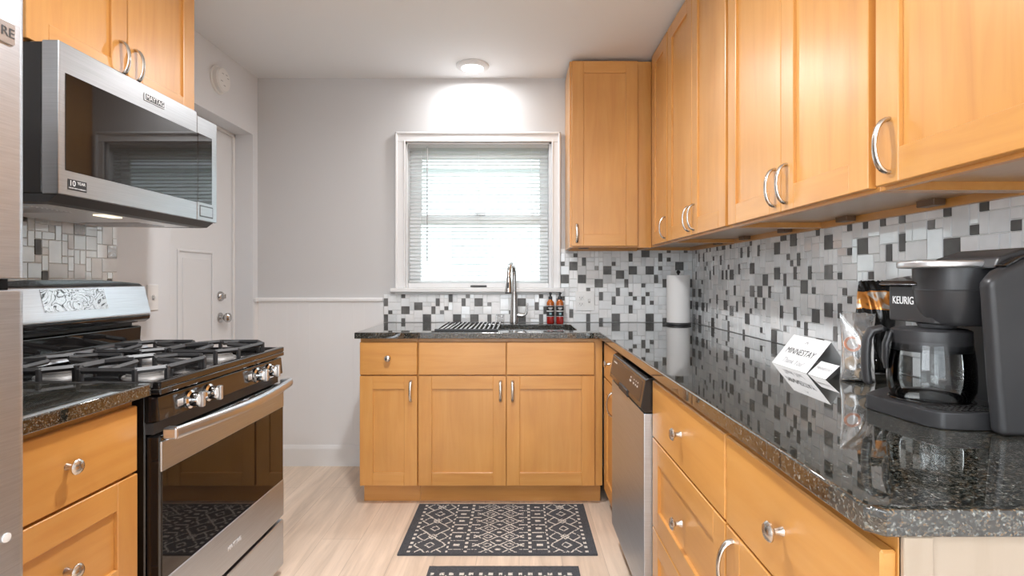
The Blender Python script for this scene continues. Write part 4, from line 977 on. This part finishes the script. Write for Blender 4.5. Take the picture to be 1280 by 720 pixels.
bm = BM(); lathe(bm, [(0.03, 1.086), (0.034, 1.094)], (0.83, 1.065, 0), seg=24); obj('drip_spout', bm, M_greyplastic, hd)
# carafe
cx0, cy0 = 0.823, 1.073
t = thing('coffee_carafe', 'empty glass coffee carafe with black handle under the brew head', 'carafe', (cx0, cy0, 0.945))
prof = [(0.0, 0.9456), (0.058, 0.9456), (0.066, 0.949), (0.0725, 0.965), (0.0735, 0.985), (0.072, 1.02), (0.068, 1.05), (0.064, 1.066)]
bm = BM(); lathe(bm, prof, (cx0, cy0, 0), seg=48); lathe(bm, [(max(0, r_-0.0018), z+0.0015) for r_, z in prof], (cx0, cy0, 0), seg=48); obj('glass_body', bm, M_carafe, t)
bm = BM(); lathe(bm, [(0.066, 1.058), (0.067, 1.062), (0.066, 1.080), (0.058, 1.084), (0, 1.085)], (cx0, cy0, 0), seg=48); obj('lid', bm, M_blkplastic, t)
bm = BM(); d = Vector((-0.95, 0.31, 0)).normalized(); c = Vector((cx0, cy0, 0))
pts = [c+d*0.055+Vector((0, 0, 1.077)), c+d*0.085+Vector((0, 0, 1.081)), c+d*0.102+Vector((0, 0, 1.076)), c+d*0.110+Vector((0, 0, 1.060)), c+d*0.112+Vector((0, 0, 1.03)), c+d*0.112+Vector((0, 0, 0.995)), c+d*0.109+Vector((0, 0, 0.972)), c+d*0.106+Vector((0, 0, 0.966))]
tube(bm, pts, [0.010, 0.0105, 0.0115, 0.0115, 0.0115, 0.0115, 0.011, 0.007], 16, flat=(0.75, 1.25), up=tuple(d)); obj('handle', bm, M_blkplastic, t)
bm = BM(); tube(bm, [c+d*0.070+Vector((0, 0, 1.074)), c+d*0.077+Vector((0, 0, 1.05)), c+d*0.078+Vector((0, 0, 1.02)), c+d*0.076+Vector((0, 0, 1.0))], [0.009, 0.0095, 0.009, 0.006], 12, flat=(0.6, 1.2), up=tuple(d)); obj('handle_clip', bm, M_blkplastic, t)
bm = BM(); lathe(bm, [(0.0668, 1.040), (0.0672, 1.050), (0.0665, 1.060)], (cx0, cy0, 0), seg=48); obj('collar', bm, M_blkplastic, t)

# ------------------------------------------------------------------ neighbouring house outside the window
t = thing('house', 'pale neighbouring house seen through the kitchen blind', 'house', (0, 7.6, 0))
bm = BM(); box(bm, -6, 6, 7.6, 11, -0.5, 2.72)
for k in range(22): box(bm, -6, 6, 7.585, 7.6, -0.4+0.145*k, -0.385+0.145*k)
obj('wall', bm, M_house, t, smooth=False)
bm = BM(); prism(bm, [(7.25, 2.70), (7.25, 2.80), (9.3, 3.9), (11.3, 2.8), (11.3, 2.7)], 'x', -6.3, 6.3); obj('roof', bm, M_roof, t, smooth=False)
bm = BM(); box(bm, -1.02, -0.95, 7.55, 7.6, 0.7, 2.0); box(bm, -0.45, -0.38, 7.55, 7.6, 0.7, 2.0); box(bm, -1.02, -0.38, 7.55, 7.6, 1.95, 2.02); box(bm, -0.95, -0.45, 7.56, 7.6, 1.42, 1.47); hw = obj('window', bm, M_white, t)
bm = BM(); box(bm, -0.95, -0.45, 7.575, 7.60, 0.7, 1.95); obj('pane', bm, M_housegrey, hw)
bm = BM(); box(bm, -14, 14, YB+0.3, 16, -0.7, -0.5); o = obj('lawn', bm, mat('grass', (0.12, 0.2, 0.07), 0.9)); o['kind'] = 'structure'; o.name = 'ground'
